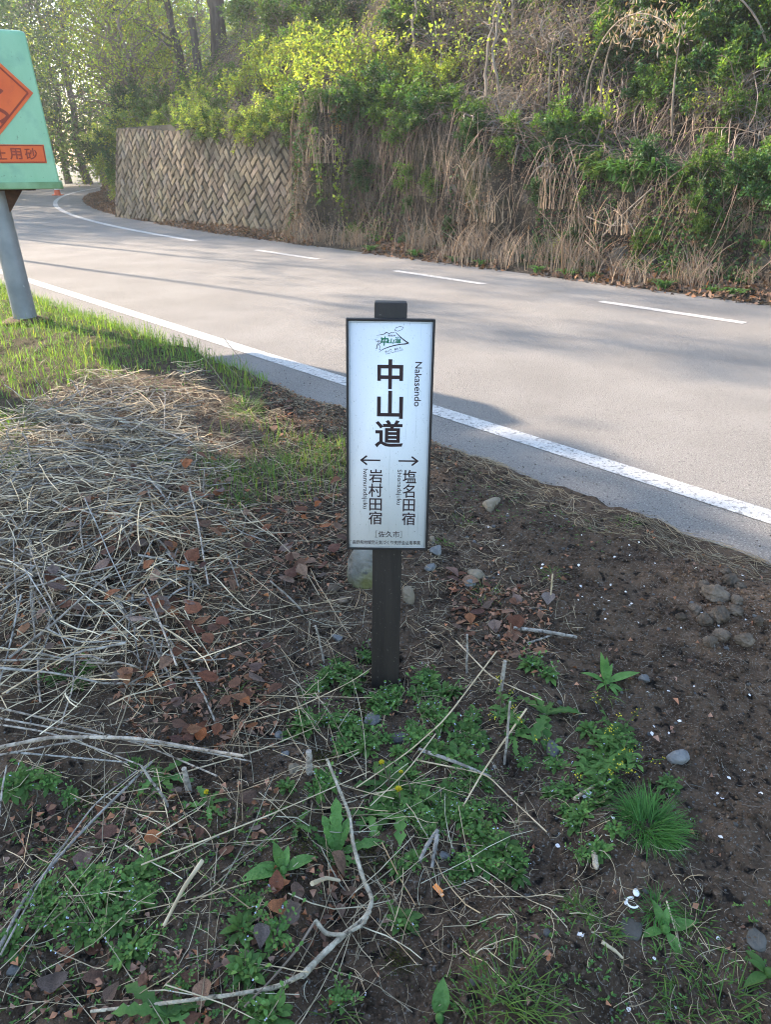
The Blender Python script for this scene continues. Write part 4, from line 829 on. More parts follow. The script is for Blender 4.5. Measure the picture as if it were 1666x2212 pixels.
for i in range(16):
    n = [-.5, -2.5, 1.5, -5, 2.6, 11.5, 13, 16, 4.5, 7, 9.5, -8, -3.5, .5, 12, 14.5][i]; s = [34, 38, 45, 42, 52, 46, 50, 54, 60, 63, 62, 40, 47, 55, 56, 44][i] + r.uniform(-1, 1)
    p = np.array([NN[0] * n + SS[0] * s + off(s) * NN[0], NN[1] * n + SS[1] * s + off(s) * NN[1], -.05]); H = r.uniform(5, 8.5)
    o = tree('twiggy_tree', p, H, r.uniform(.12, .2), r.uniform(2.4, 3.4), 5, [3200, 2200][i % 2], .16, M[['leafY', 'leafG', 'leafY', 'leafD'][i % 4]], None, None, (r.normal(0, .03), 0), 30, 120 + i, bark=M['twigbark'], low=.08, sprays=220)
    put('trees of the wood beyond the bend', o, ['twiggy lime-leaved tree', 'twiggy green tree', 'half-bare lime tree', 'dense darker tree'][i % 4] + ' low in the far wood', 'tree')
for i in range(26):
    n = r.uniform(-12, 14); s = r.uniform(44, 60); 
    if 2.0 < n < 10.5: s = 66 + r.uniform(0, 4)
    p = np.array([NN[0] * n + SS[0] * s + off(s) * NN[0], NN[1] * n + SS[1] * s + off(s) * NN[1], -.1]); o = copy_tree(PROTO['green'][i % 3]); o.location = tuple(p); o.scale = (2.4, 2.4, 2.2); o.rotation_mode = 'XYZ'; o.rotation_euler = (0, 0, i)
    put('bushes under the wood beyond the bend', o, 'large green bush under the far wood', 'bush')
# roadside trees on the near side, outside the frame, that shade the verge and the road
def sunpos(q, s): u = np.array([-math.sin(R(SUN_AZ)), math.cos(R(SUN_AZ))]); v = np.array([-u[1], u[0]]) * -1; return np.array([u[0] * s + v[0] * q, u[1] * s + v[1] * q, -.05])
SHADE = [(.0, 13.6, 9.6, 2.5, 8000, .30), (1.7, 13.6, 9.6, 1.9, 7000, .28), (2.3, 10.8, 9.2, 1.9, 6500, .26), (-2.6, 13.2, 9.4, 2.6, 7000, .30), (.6, 15.6, 11.0, 2.4, 8000, .30), (9.2, 24, 12, 2.0, 900, .16), (7.2, 21, 11, 1.5, 800, .16), (11.2, 26, 12, 1.4, 500, .16)]
for i, (q, s, H, cr, lv, ls) in enumerate(SHADE):
    o = tree('tree', sunpos(q, s), H, .20 if q < 5 else .085, cr, 6, lv, ls, M['leafG'], None, None, (0, 0), 20, 60 + i, low=.555 if q < 5 else .62, sprays=140)
    put('roadside trees on the near side', o, 'tall leafy roadside tree on the near side of the road', 'tree')
# traffic cone at the bend
p = flat(7.9, 40); e = tag(empty('traffic_cone', (p[0], p[1], .0)), 'small red traffic cone standing far off at the bend', 'traffic cone')
b = MB(); box_mb(b, (0, 0, .02), (.42, .42, .04), bev=.01); b.obj('base', M['cone'], e)
z = np.array([.04, .25, .26, .42, .43, .72]); b = MB(); add_tubes(b, np.stack([0 * z, 0 * z, z], -1)[None], np.array([[.16, .115, .115, .08, .08, .03]]), 16); b.obj('body', M['cone'], e)
z = np.array([.25, .41]); b = MB(); add_tubes(b, np.stack([0 * z, 0 * z, z], -1)[None], np.array([[.121, .086]]), 16); b.obj('band', M['white'], e)
# ------------------------------------------------------------------ verge: stones, litter, stalks, weeds, grass
def gz(P): P = np.asarray(P, float); return verge_z(P[..., 0], P[..., 1])
def gnormal(x, y, e=.03):
    return unit(np.stack([verge_z(x - e, y) - verge_z(x + e, y), verge_z(x, y - e) - verge_z(x, y + e), 2 * e + 0 * np.asarray(x, float)], -1))
def in_poly(px, py, poly):
    px = np.asarray(px, float); py = np.asarray(py, float); ins = np.zeros(px.shape, bool); n = len(poly)
    for i in range(n):
        (x1, y1), (x2, y2) = poly[i], poly[(i + 1) % n]
        c = ((y1 > py) != (y2 > py)) & (px < (x2 - x1) * (py - y1) / (y2 - y1 + 1e-12) + x1); ins ^= c
    return ins
def gpoly(poly, cnt, r):
    """cnt random ground points inside an outline given on the photograph"""
    g = np.array([G(*p)[:2] for p in poly]); lo, hi = g.min(0), g.max(0); out = []
    while sum(map(len, out)) < cnt:
        q = r.uniform(lo, hi, (cnt * 3 + 50, 2)); out.append(q[in_poly(q[:, 0], q[:, 1], [tuple(p) for p in g])])
    return np.concatenate(out)[:cnt]
# --- boulder and named stones
def stone(px, py, size, lab, cat='stone', m='stone', seed=0, sq=(1, .8, .6), sink=.3, planes=11, rough=.05, soft=.22, name='stone', rz=0.0, sub=4):
    P = G(px, py); v, f = rock_verts(sub, 700 + seed, planes, rough, soft); w = size * .88 / F_PX * np.linalg.norm(P - [0, 0, CAM_Z]) / 2
    s_ = np.array(sq) * w; mb = MB(); mb.add(v * s_, t=f); o = mb.obj(name, M[m], loc=P + [0, 0, s_[2] * (1 - 2 * sink)]); o.rotation_euler = (0, 0, rz); return tag(o, lab, cat)
P = G(800, 1272); v, f = rock_verts(5, 9, 9, .05, .55); mb = MB(); mb.add(v * [.092, .08, .135], t=f); o = mb.obj('boulder', M['boulder'], loc=P + [0.0, .075, .045]); o.rotation_euler = (.12, .10, .4); tag(o, 'mossy grey boulder standing directly behind the trail marker post', 'boulder')
STONES = [(880, 1300, 46, 'squarish tan stone just behind the post, beside the boulder', 'tanstone', (.7, .8, 1.1), .25), (943, 1192, 42, 'smooth pale grey oval stone near the lower corner of the board', 'stone', (1, .7, .5), .3), (730, 1380, 32, 'small flat grey stone level with the middle of the post', 'stone', (1, .7, .5), .3),
          (805, 1560, 42, 'rounded slate-grey stone at the front of the leafy weeds below the post', 'stone', (1, .9, .6), .35), (602, 1592, 26, 'small blue-grey pebble in front of the straw heap', 'stone', (1, .8, .7), .3), (1466, 1642, 46, 'dark grey angular stone lying alone on the bare soil path', 'stone', (1, .8, .7), .25), (1195, 1624, 48, 'wedge-shaped speckled grey stone below the yellow-flowered weed', 'stone', (1, .6, .6), .25),
          (1392, 1470, 27, 'dark stone beside the oblong-leaved plant', 'stone', (1, .8, .8), .3), (718, 1278, 32, 'rounded brownish stone in front of the boulder', 'clod', (1, .8, .8), .3), (742, 1300, 28, 'reddish stone between the boulder and the small flat stone', 'clod', (1, .8, .7), .3), (929, 1228, 30, 'dark round stone below the smooth pale oval stone', 'stone', (1, .8, .6), .3),
          (636, 1664, 34, 'white quartz stone beside the broken stump of a stalk', 'tanstone', (1, .8, .6), .3), (617, 1630, 20, 'small grey pebble above the white quartz stone', 'stone', (1, .8, .6), .3), (1062, 1092, 60, 'large pale rock close to the road edge beyond the board', 'tanstone', (1, .7, .5), .35), (1030, 1246, 50, 'pale flat rock among brown leaves beside the board', 'tanstone', (1, .7, .5), .4),
          (1016, 1264, 26, 'dark round stone in front of the pale flat rock', 'stone', (1, .8, .7), .3), (933, 1168, 20, 'small mustard-coloured stone touching the edge of the board', 'tanstone', (1, .8, .9), .2), (870, 1598, 60, 'flat lichen-grey rock half buried in the weeds below the post', 'stone', (1.2, .5, .4), .45), (960, 1850, 34, 'dark flat stone beside the two pale broken sticks', 'stone', (.6, 1, .4), .4), (1365, 2005, 60, 'dark stone half buried beside the plant near the bottom edge', 'cutrock', (.8, 1, .3), .5), (1640, 2030, 46, 'dark flat stone at the lower corner of the photo', 'cutrock', (1, .8, .3), .5), (30, 2098, 24, 'light blue-grey stone near the lower left edge of the litter', 'stone', (.8, 1, .8), .3)]
for i, (px, py, sz, lab, m, sq, sk_) in enumerate(STONES): stone(px, py, sz, lab, 'stone', m, 20 + i, sq, sk_, rz=i * 1.3)
r = np.random.default_rng(71)
for i, (px, py, sz) in enumerate([(1545, 1290, 62), (1578, 1262, 46), (1592, 1300, 34), (1520, 1268, 30), (1525, 1345, 40), (1555, 1335, 52), (1590, 1325, 36), (1608, 1388, 44), (1638, 1345, 28), (1500, 1320, 34), (1560, 1375, 40), (1535, 1390, 36), (1570, 1240, 30), (1470, 1335, 26), (1600, 1270, 26)]):
    o = stone(px, py, sz, None, 'clod', 'clod', 60 + i, (1, .85, .75), .3, 16, .16, .5, 'dry_clod', i * .9); put('crumbled clods of dry earth by the path', o, ('large ' if sz > 45 else 'small ' if sz < 32 else '') + 'crumbly tan clod', 'clod')
peb = [rock_verts(2, 800 + i, 9, .05, .4) for i in range(8)]; pm = []
for v, f in peb:
    mb = MB(); mb.add(v * [1, .8, .6], t=f); me = mb.mesh('pebble'); me.materials.append(M['stone']); pm.append(me)
soilP = [(940, 960), (1300, 1130), (1666, 1290), (1666, 2212), (900, 2212), (1000, 1900), (1180, 1500), (960, 1250)]
for i, p in enumerate(gpoly(soilP, 70, r)):
    k = r.uniform(.004, .012); o = link('pebble', pm[i % 8], loc=(p[0], p[1], float(verge_z(p[0], p[1])) + k * .2)); o.scale = (k, k, k); o.rotation_euler = (0, 0, r.uniform(0, 6)); put('loose pebbles on the bare soil', o, 'small grey pebble', 'pebble')
allP = [(0, 900), (560, 830), (940, 960), (1300, 1120), (1666, 1240), (1666, 2212), (0, 2212)]
mb = MB(); pts = gpoly(allP, 5200, r)
sz = r.uniform(.0012, .0042, len(pts)) * (1 + .5 * (r.random(len(pts)) < .1)); vv, ff = ico(1)
V = vv[None] * sz[:, None, None] * r.uniform(.6, 1.2, (len(pts), 1, 3)) * (1 + r.normal(0, .12, (len(pts), len(vv), 1))) + np.concatenate([pts, gz(pts)[:, None] + sz[:, None] * .3], 1)[:, None, :]
tones = np.where(r.random(len(pts))[:, None] < .5, [[.75, .72, .70]], np.where(r.random(len(pts))[:, None] < .6, [[.9, .55, .38]], [[1.25, 1.2, 1.15]])) * r.uniform(.5, 1.5, (len(pts), 1))
mb.add(V.reshape(-1, 3), t=(ff[None] + (np.arange(len(pts)) * len(vv))[:, None, None]).reshape(-1, 3), c=np.repeat(tones, len(vv), 0)); tag(mb.obj('gravel', M['stone']), kind='stuff')
pts = gpoly([(500, 790), (740, 870), (940, 940), (1300, 1090), (1666, 1200), (1666, 1130), (1300, 1040), (940, 905), (600, 800)], 900, r); nn_, _s = ns_of(pts[:, 0], pts[:, 1]); pts = pts[r.random(len(pts)) < np.exp(-np.clip(nn_ - 3.1, 0, 1) / .14)]
mb = MB(); sz = r.uniform(.0015, .005, len(pts)); V = vv[None] * sz[:, None, None] * r.uniform(.6, 1.2, (len(pts), 1, 3)) + np.concatenate([pts, 0 * pts[:, :1] + .003], 1)[:, None, :]
mb.add(V.reshape(-1, 3), t=(ff[None] + (np.arange(len(pts)) * len(vv))[:, None, None]).reshape(-1, 3), c=np.repeat(r.uniform(.3, 1.1, (len(pts), 1)) * [[.9, .75, .6]], len(vv), 0)); tag(mb.obj('roadside_gravel', M['stone']), kind='stuff')
# --- soil crumbs
mb = MB(); pts = gpoly([(560, 830), (940, 960), (1300, 1120), (1666, 1240), (1666, 2212), (0, 2212), (0, 1800), (600, 1500)], 12000, r); sz = r.uniform(.002, .0105, len(pts)) * r.uniform(.5, 1.2, len(pts))
V = vv[None] * sz[:, None, None] * r.uniform(.6, 1.2, (len(pts), 1, 3)) * (1 + r.normal(0, .18, (len(pts), len(vv), 1))) + np.concatenate([pts, gz(pts)[:, None] + sz[:, None] * .2], 1)[:, None, :]
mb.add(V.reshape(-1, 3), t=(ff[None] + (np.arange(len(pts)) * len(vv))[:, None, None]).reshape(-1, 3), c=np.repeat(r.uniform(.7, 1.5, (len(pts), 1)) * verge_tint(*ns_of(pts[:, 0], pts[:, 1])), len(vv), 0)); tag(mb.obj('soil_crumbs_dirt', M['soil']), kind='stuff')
# --- fine straw and thread-like debris
def lying(pts, L, ang, rad, c, k=6, lift=.02, bend=.25, lift_c=None, r=r):
    n = len(pts); t = np.linspace(-.5, .5, k); a = ang[:, None] + (r.normal(0, bend, n))[:, None] * t * 2
    dx = np.cumsum(np.cos(a), 1); dy = np.cumsum(np.sin(a), 1); dx = (dx - dx.mean(1, keepdims=True)) / k; dy = (dy - dy.mean(1, keepdims=True)) / k
    X = pts[:, :1] + dx * L[:, None]; Y = pts[:, 1:2] + dy * L[:, None]
    base = verge_z(X, Y); z = np.maximum(base, base.mean(1, keepdims=True) - .01) + .002 + (r.uniform(0, 1, n) * lift)[:, None] + (r.normal(0, .5, n) * np.minimum(lift, .04))[:, None] * t * 2
    z = np.maximum(z, base + .0015)
    return np.stack([X, Y, z], -1)
def debris(name, m, poly, cnt, L0, L1, r0, r1, lift, c_lo, c_hi, seed, ang=None, bend=.3, k=6, warm=.06, heap=None, sides=3):
    r = np.random.default_rng(seed); pts = gpoly(poly, cnt, r); a = r.uniform(0, 6.28, cnt) if ang is None else r.normal(ang[0], ang[1], cnt)
    L = r.uniform(L0, L1, cnt) * r.uniform(.5, 1, cnt); P = lying(pts, L, a, None, None, k, lift, bend, r=r); mb = MB()
    add_tubes(mb, P, r.uniform(r0, r1, cnt)[:, None] * np.linspace(1.1, .7, k), sides, hue(cnt, c_lo, c_hi, r, warm)); return tag(mb.obj(name, M[m]), kind='stuff')
debris('needle_litter', 'twig', allP, 9000, .015, .07, .0004, .0009, .006, .35, 1.1, 811, bend=.7, k=5)
debris('fine_straw_litter', 'straw', [(0, 900), (560, 830), (900, 1000), (1000, 1400), (1150, 1900), (700, 2212), (0, 2212)], 3600, .04, .18, .0006, .0012, .014, .5, 1.1, 812, bend=.3)
debris('rim_litter', 'straw', [(560, 815), (940, 950), (1300, 1100), (1666, 1215), (1666, 1260), (1300, 1160), (940, 1010), (600, 870)], 1500, .04, .22, .0006, .0014, .012, .45, .95, 813, ang=(R(132), .5), bend=.4)
HEAP = [(0, 950), (60, 900), (130, 850), (210, 815), (330, 835), (420, 800), (470, 870), (400, 930), (520, 1010), (440, 1080), (580, 1160), (500, 1230), (560, 1330), (430, 1380), (520, 1470), (380, 1510), (330, 1640), (250, 1530), (150, 1600), (60, 1500), (0, 1590)]
HEAP2 = [(-60, 950), (150, 850), (380, 860), (430, 1000), (480, 1150), (400, 1330), (330, 1480), (140, 1500), (-60, 1540)]
debris('straw_heap_litter', 'straw', HEAP, 700, .12, .45, .0012, .0028, .11, .4, 1.5, 821, ang=(R(12), .9), bend=.16, k=6)
debris('straw_core_litter', 'straw', HEAP2, 460, .15, .6, .0013, .0030, .15, .4, 1.5, 826, ang=(R(-15), 1.0), bend=.16, k=6)
debris('tangled_straw_litter', 'straw', HEAP, 2600, .06, .3, .0006, .0013, .07, .18, .9, 822, bend=.7, k=7)
debris('grey_stalk_litter', 'stalk', HEAP2, 280, .15, .6, .0024, .0046, .12, .55, 1.15, 823, ang=(R(-50), .8), bend=.16, k=6, warm=.03, sides=5)
debris('grey_stalk_spill_litter', 'stalk', HEAP, 280, .12, .45, .0018, .0034, .07, .55, 1.15, 829, bend=.3, k=6, warm=.03, sides=5)
debris('scattered_straw_litter', 'straw', [(380, 820), (620, 900), (740, 1100), (760, 1400), (900, 1700), (1150, 1950), (600, 2212), (0, 2212), (0, 1600), (400, 1600)], 560, .15, .6, .0007, .0017, .04, .45, 1.15, 824, bend=.12, k=6)
debris('dead_root_threads_litter', 'straw', [(900, 1000), (1250, 1300), (1250, 1700), (1500, 1900), (1666, 2212), (700, 2212), (900, 1700)], 900, .03, .16, .0005, .0011, .016, .4, 1.0, 825, bend=.5, k=7)
# --- brown leaves
def dead_leaf_mesh(seed, prof='broad', curl=.6):
    r = np.random.default_rng(seed); mb = MB(); P0 = np.array(PROF['broad']); k = 9; pr = np.interp(np.linspace(0, 1, k), np.linspace(0, 1, len(P0)), P0) * (1 + r.normal(0, .06, k)); cr = r.uniform(-curl, curl); w = r.uniform(.5, .72); cup = r.uniform(-.5, .5)
    t = np.linspace(0, 1, k); ang = r.uniform(-.2, .3) + cr * t * 1.6; dx = np.cumsum(np.cos(ang)) / k; dz = np.cumsum(np.sin(ang)) / k; V = []; cols = 5
    for j in range(cols):
        f = (j / (cols - 1) - .5) * 2; V.append(np.stack([dx - .5 + .08 * abs(f) * 0, f * pr * w / 2 * (1 + .05 * np.sin(t * 31)), dz + abs(f) ** 1.6 * pr * cup * w / 2 + .02 * np.sin(t * 9 + f * 4)], -1))
    V = np.stack(V, 1).reshape(-1, 3); V[:, 2] -= V[:, 2].min(); q = []
    for i in range(k - 1):
        for j in range(cols - 1): a = i * cols + j; q.append([a, a + 1, a + cols + 1, a + cols])
    c = hue(1, .8, 1.3, r, .08); vein = np.where(np.arange(len(V)) % cols == 2, .75, 1.0)[:, None]
    mb.add(V, q, c=c * vein); st = np.array([[-.5 + dx[0] * .0, 0, 0.01], [-.6, .02, .0], [-.72, .05, .005]]); st[:, 2] += dz[0] * 0; add_tubes(mb, st[None], np.array([[.012, .01, .008]]), 3, c); return mb
dl = [dead_leaf_mesh(900 + i).mesh('dead_leaf') for i in range(14)]
for me in dl: me.materials.append(M['dead'])
def drop_leaf(x, y, L, i, r, lift=0.0):
    o = link('dead_leaf', dl[i % 14], loc=(x, y, float(verge_z(x, y)) + .002 + lift)); o.scale = (L, L, L * r.uniform(.6, 1.1)); nrm = Vector(gnormal(x, y, .05).tolist()) + Vector((r.normal(0, .22), r.normal(0, .22), 0))
    o.rotation_mode = 'QUATERNION'; o.rotation_quaternion = nrm.to_track_quat('Z', 'Y') @ Matrix.Rotation(r.uniform(0, 6.28), 4, 'Z').to_quaternion(); return o
LEAFP = [([(480, 1080), (740, 1060), (760, 1250), (600, 1300), (500, 1280)], 46), ([(250, 1500), (400, 1330), (600, 1380), (600, 1600), (420, 1640), (280, 1600)], 50), ([(560, 840), (740, 900), (740, 1000), (560, 960)], 26), ([(960, 1230), (1200, 1280), (1180, 1420), (1000, 1420)], 34), ([(150, 1100), (500, 1000), (500, 1300), (300, 1400), (100, 1350)], 90), ([(0, 1700), (600, 1700), (560, 1850), (0, 1860)], 14), ([(0, 1980), (500, 2080), (480, 2212), (0, 2212)], 10), ([(600, 1850), (800, 1900), (700, 2080), (500, 2080)], 10), ([(0, 1250), (150, 1250), (200, 1500), (0, 1500)], 8)]
r = np.random.default_rng(91)
cnt = 0
for poly, n in LEAFP:
    for p in gpoly(poly, n, r):
        L = r.uniform(.04, .09) * (.8 if poly[0][1] > 1650 else 1); o = drop_leaf(p[0], p[1], L, cnt, r, r.uniform(0, .11) if poly[0][0] < 500 and poly[0][1] < 1650 else r.uniform(0, .012)); cnt += 1
        put('fallen brown leaves', o, 'large curled brown leaf' if L > .085 else 'small crumpled brown leaf' if L < .06 else 'flat reddish-brown leaf', 'leaf')
for px, py, L, look in [(180, 1870, .07, 'tan curled leaf with torn edges'), (115, 2135, .09, 'broad purplish-brown leaf'), (215, 2110, .085, 'dark wrinkled brown leaf'), (400, 1580, .085, 'broad serrated brown leaf'), (435, 1580, .08, 'broad rusty leaf'), (500, 1590, .09, 'pointed dark red leaf'), (180, 1420, .07, 'pale pinkish-grey leaf'), (725, 1880, .10, 'dark red-brown leaf'), (345, 885, .05, 'bright orange-brown leaf'), (355, 1110, .05, 'orange pointed leaf')]:
    p = G(px, py); o = drop_leaf(p[0], p[1], L, cnt, r); cnt += 1; put('fallen brown leaves', o, look, 'leaf')
mb = MB()                                                             # the small crumbled remainder
for poly, n in LEAFP + [([(560, 815), (940, 950), (1000, 1020), (600, 900)], 60), ([(380, 830), (750, 1000), (750, 1300), (300, 1500), (200, 1300)], 70), (allP, 60)]:
    pts = gpoly(poly, n * 12, r); k = len(pts); P = np.concatenate([pts, gz(pts)[:, None] + r.uniform(.001, .012, (k, 1))], 1)
    diamonds(mb, P, unit(r.normal(0, 1, (k, 3)) * [1, 1, .25]), unit(r.normal(0, .35, (k, 3)) + [0, 0, 1]), r.uniform(.007, .032, k), r.uniform(.006, .02, k), hue(k, .5, 1.7, r, .14), fold=.45)
tag(mb.obj('crumbled_leaf_litter', M['scrap_leaf']), kind='stuff')
# --- single stalks that stand out
def stalk(pts, r0, lab, name='weathered_stalk', m='stalk', cat='stalk', r1=None, group=None, h=None, sides=7, seed=0, knots=0):
    """a stalk lying along ground points given on the photograph; h = height above ground at each"""
    h = h or [.004] * len(pts); W = np.array([G(x, y) for x, y in pts]); W[:, 2] += np.array(h) + r0
    k = max(8, 5 * len(pts)); t0 = np.linspace(0, 1, len(W)); t = np.linspace(0, 1, k); P = np.stack([np.interp(t, t0, W[:, a]) for a in range(3)], -1)
    for _ in range(2): P[1:-1] = (P[:-2] + 2 * P[1:-1] + P[2:]) / 4
    P[:, 2] = np.maximum(P[:, 2], verge_z(P[:, 0], P[:, 1]) + r0 * .7)
    rr = np.random.default_rng(seed); rad = np.linspace(r0, r1 or r0 * .7, k) * (1 + rr.normal(0, .07, k)); o0 = P[0].copy(); mb = MB(); add_tubes(mb, (P - o0)[None], rad[None], sides, hue(1, .85, 1.15, rr, .03))
    return tag(mb.obj(name, M[m], loc=o0), lab, cat, group)
g1 = 'grey weathered stalks in the litter'
S_ = [([(0, 1542), (160, 1580), (320, 1625), (470, 1690)], .0035, 'uppermost long grey stalk of the bundle at the photo edge'), ([(0, 1575), (200, 1612), (400, 1640), (545, 1670)], .003, 'second grey stalk down in the bundle at the photo edge'), ([(0, 1655), (120, 1630), (300, 1632), (430, 1655), (530, 1672)], .006, 'thickest grey stalk, lying across the bottom of the straw bundle'), ([(0, 1645), (90, 1628), (180, 1612)], .0035, 'short dark grey stalk under the thick one at the photo edge'), ([(30, 1650), (150, 1660), (280, 1672)], .003, 'thin tan stalk lying under the straw bundle'), ([(0, 1600), (110, 1618), (220, 1655), (310, 1690)], .003, 'split grey stalk crossing the bundle'),
      ([(0, 2070), (60, 1950), (180, 1810), (330, 1660)], .0045, 'long grey stalk slanting over the dark soil beside the small weeds'), ([(10, 2090), (110, 1900), (210, 1760), (300, 1690)], .0025, 'thin tan stalk running beside the long slanting grey one'), ([(10, 1800), (15, 1740), (25, 1690)], .003, 'short dark stalk upright at the photo edge'),
      ([(310, 1290), (340, 1350), (385, 1420), (440, 1510), (465, 1570)], .0042, 'long jointed grey stalk running down from the straw heap into the brown leaves'), ([(250, 1300), (300, 1390), (350, 1440), (375, 1500)], .004, 'thick splintered grey stalk beside the long jointed one'), ([(170, 1430), (165, 1520), (140, 1600)], .003, 'bowed dark stalk hanging under the straw heap'), ([(82, 1420), (85, 1480), (90, 1530)], .0045, 'pale upright stalk standing at the front of the heap'), ([(70, 1190), (72, 1280), (80, 1400)], .004, 'pale vertical stalk in the middle of the straw heap'), ([(35, 1180), (38, 1260), (45, 1350)], .0035, 'grey vertical stalk near the photo edge in the heap'), ([(200, 1290), (170, 1370), (150, 1440)], .0035, 'grey slanting stalk in the centre of the heap'),
      ([(0, 1003), (90, 998), (190, 985)], .006, 'pale broken stalk end lying level in the upper heap'), ([(0, 1016), (140, 1012), (300, 1008)], .0035, 'long thin stalk just below the pale broken one'), ([(10, 985), (100, 975), (180, 968)], .003, 'thin grey stalk just above the pale broken one')]
for i, (p, r0, lab) in enumerate(S_): stalk(p, r0, lab, group=g1, seed=i, h=[.02 + .02 * (i % 3)] * len(p))
r = np.random.default_rng(77)
for i, p in enumerate(gpoly(HEAP2, 44, r)):
    L = r.uniform(.22, .7); a = r.choice([R(-55), R(-40), R(10), R(25), R(80)]) + r.normal(0, .25); k = 8; t = np.linspace(-.5, .5, k); kink = r.normal(0, .25); X = p[0] + np.cos(a) * t * L; Y = p[1] + np.sin(a) * t * L + kink * L * np.abs(t) * .4
    Z = verge_z(X, Y); Z = np.maximum(Z, Z.mean()) + r.uniform(.05, .13) + t * r.normal(0, .12); Z = np.maximum(Z, verge_z(X, Y) + .01); P = np.stack([X, Y, Z], -1); o0 = P[k // 2].copy(); r0 = r.uniform(.0024, .0048); mb = MB()
    add_tubes(mb, (P - o0)[None], (np.linspace(1, .75, k) * r0 * (1 + r.normal(0, .08, k)))[None], 6, hue(1, .75, 1.35, r, .03)); o = mb.obj('weathered_stalk', M['stalk'], loc=o0)
    put('grey weathered stalks in the litter', o, ('thick' if r0 > .0036 else 'thin') + (' long' if L > .45 else ' short') + ' grey stalk', 'stalk')
def upright(px, py, dx, dz, L, r0, lab, seed=0, name='weathered_stalk', m='stalk', dy=0.0, cat='stalk', group=g1):
    b = G(px, py); k = 9; t = np.linspace(0, 1, k); P = np.stack([dx * t, dy * t, dz * t], -1) * L + np.cumsum(np.random.default_rng(seed).normal(0, .006 * L, (k, 3)), 0); P[0] = [0, 0, -.03]
    mb = MB(); add_tubes(mb, P[None], np.linspace(r0, r0 * .8, k)[None] * (1 + np.random.default_rng(seed).normal(0, .06, k)), 7); return tag(mb.obj(name, M[m], loc=b), lab, cat, group)
upright(188, 880, -.35, .95, .19, .006, 'thick pale stub leaning steeply at the top of the heap', 1); upright(118, 900, .75, .65, .22, .006, 'pale stalk leaning across the steep stub at the top of the heap', 2); upright(25, 930, .8, .5, .22, .006, 'grey stalk rising out of the heap near the photo edge', 3); upright(115, 875, -.45, .9, .24, .003, 'slender bent stalk standing over the heap', 4); upright(300, 865, .6, .7, .15, .003, 'short forked stalk at the edge of the grass', 5)
upright(700, 1432, -.16, .98, .155, .0042, 'grey stub standing upright just beside the post', 6); upright(660, 1325, -.55, .7, .22, .0040, 'grey stalk leaning away from the boulder', 7); upright(1010, 1452, -.05, 1, .155, .0042, 'grey stub standing upright between post and white stick', 8); upright(1082, 1492, .06, 1, .115, .0075, 'thick splintered stub beside the small yellow-flowered weed', 9); upright(1090, 1650, .02, 1, .24, .0042, 'tall pale stub standing in front of the thick splintered stub', 10); upright(668, 1668, .05, 1, .075, .010, 'short thick broken stump at the front of the leaf litter', 11); upright(408, 1712, -.05, 1, .085, .009, 'hollow broken stump with a pale rim among the brown leaves', 12); upright(365, 1740, -.4, .9, .15, .004, 'thin grey stalk leaning beside the hollow stump', 13)
upright(1190, 1300, .0, 1, .12, .0035, 'straw-coloured stub with side twigs among brown leaves near the path', 14, m='straw'); upright(560, 830, -.55, .8, .42, .003, 'long brown stalk leaning over the green grass by the road', 15, m='twig'); upright(500, 850, -.5, .8, .38, .0028, 'thin brown stalk leaning over the green grass', 16, m='twig'); upright(535, 825, -.55, .5, .35, .0026, 'slim dark stalk lowest over the green grass', 17, m='twig'); upright(150, 845, -.6, .7, .12, .003, 'dark twig rising behind the heap', 18, m='twig')
stalk([(1110, 1366), (1180, 1374), (1246, 1386)], .0075, 'smooth whitish stick lying across brown leaves beside the bare soil', r1=.0065, h=[.012] * 3, name='pale_stick', cat='stick')
stalk([(1140, 1394), (1170, 1384), (1192, 1376)], .005, 'short pale stick under the smooth whitish one', name='pale_stick', cat='stick')
stalk([(708, 1672), (735, 1740), (757, 1790), (763, 1850), (785, 1920), (806, 1965), (790, 2005), (740, 2040), (690, 2085), (655, 2120)], .0042, 'long thick curving dry stem winding past the spiny plant to the bottom', r1=.0068, h=[.05, .05, .045, .04, .03, .03, .03, .025, .02, .015], name='curved_stem', m='drystem', cat='stem', sides=9)
stalk([(655, 2120), (600, 2148), (500, 2165), (380, 2180), (200, 2200)], .0055, 'lower frayed end of the winding dry stem running to the photo edge', r1=.003, h=[.018] * 5, name='curved_stem', m='drystem', cat='stem')
stalk([(682, 2010), (705, 2040), (745, 2042), (785, 2020), (800, 1990)], .0055, 'short hooked dry stem curling beside the winding one', h=[.03] * 5, name='curved_stem', m='drystem', cat='stem')
stalk([(682, 2010), (640, 2070), (580, 2140), (530, 2190)], .003, 'thin stalk running down from the hooked dry stem', h=[.03, .02, .02, .02], m='twig')
stalk([(675, 1925), (705, 1912), (735, 1918)], .006, 'pale broken twig end below the spiny plant', h=[.02] * 3, name='pale_stick', m='straw', cat='stick')
stalk([(440, 1882), (400, 1940), (355, 2010)], .0055, 'pale split stick slanting over the dark soil', h=[.03, .03, .01], name='pale_stick', m='straw', cat='stick'); stalk([(310, 1895), (600, 1780), (800, 1690)], .002, 'long golden straw crossing above the pale split stick', h=[.04] * 3, name='long_straw', m='straw', cat='straw')
stalk([(905, 1636), (980, 1662), (1060, 1696)], .006, 'flat dark weathered splinter in the dandelion patch', h=[.025] * 3, name='splinter', cat='splinter'); stalk([(900, 1660), (1050, 1690), (1100, 1735), (1180, 1810)], .0022, 'long straw bending away from the dark splinter', h=[.03, .03, .02, .02], name='long_straw', m='straw', cat='straw')
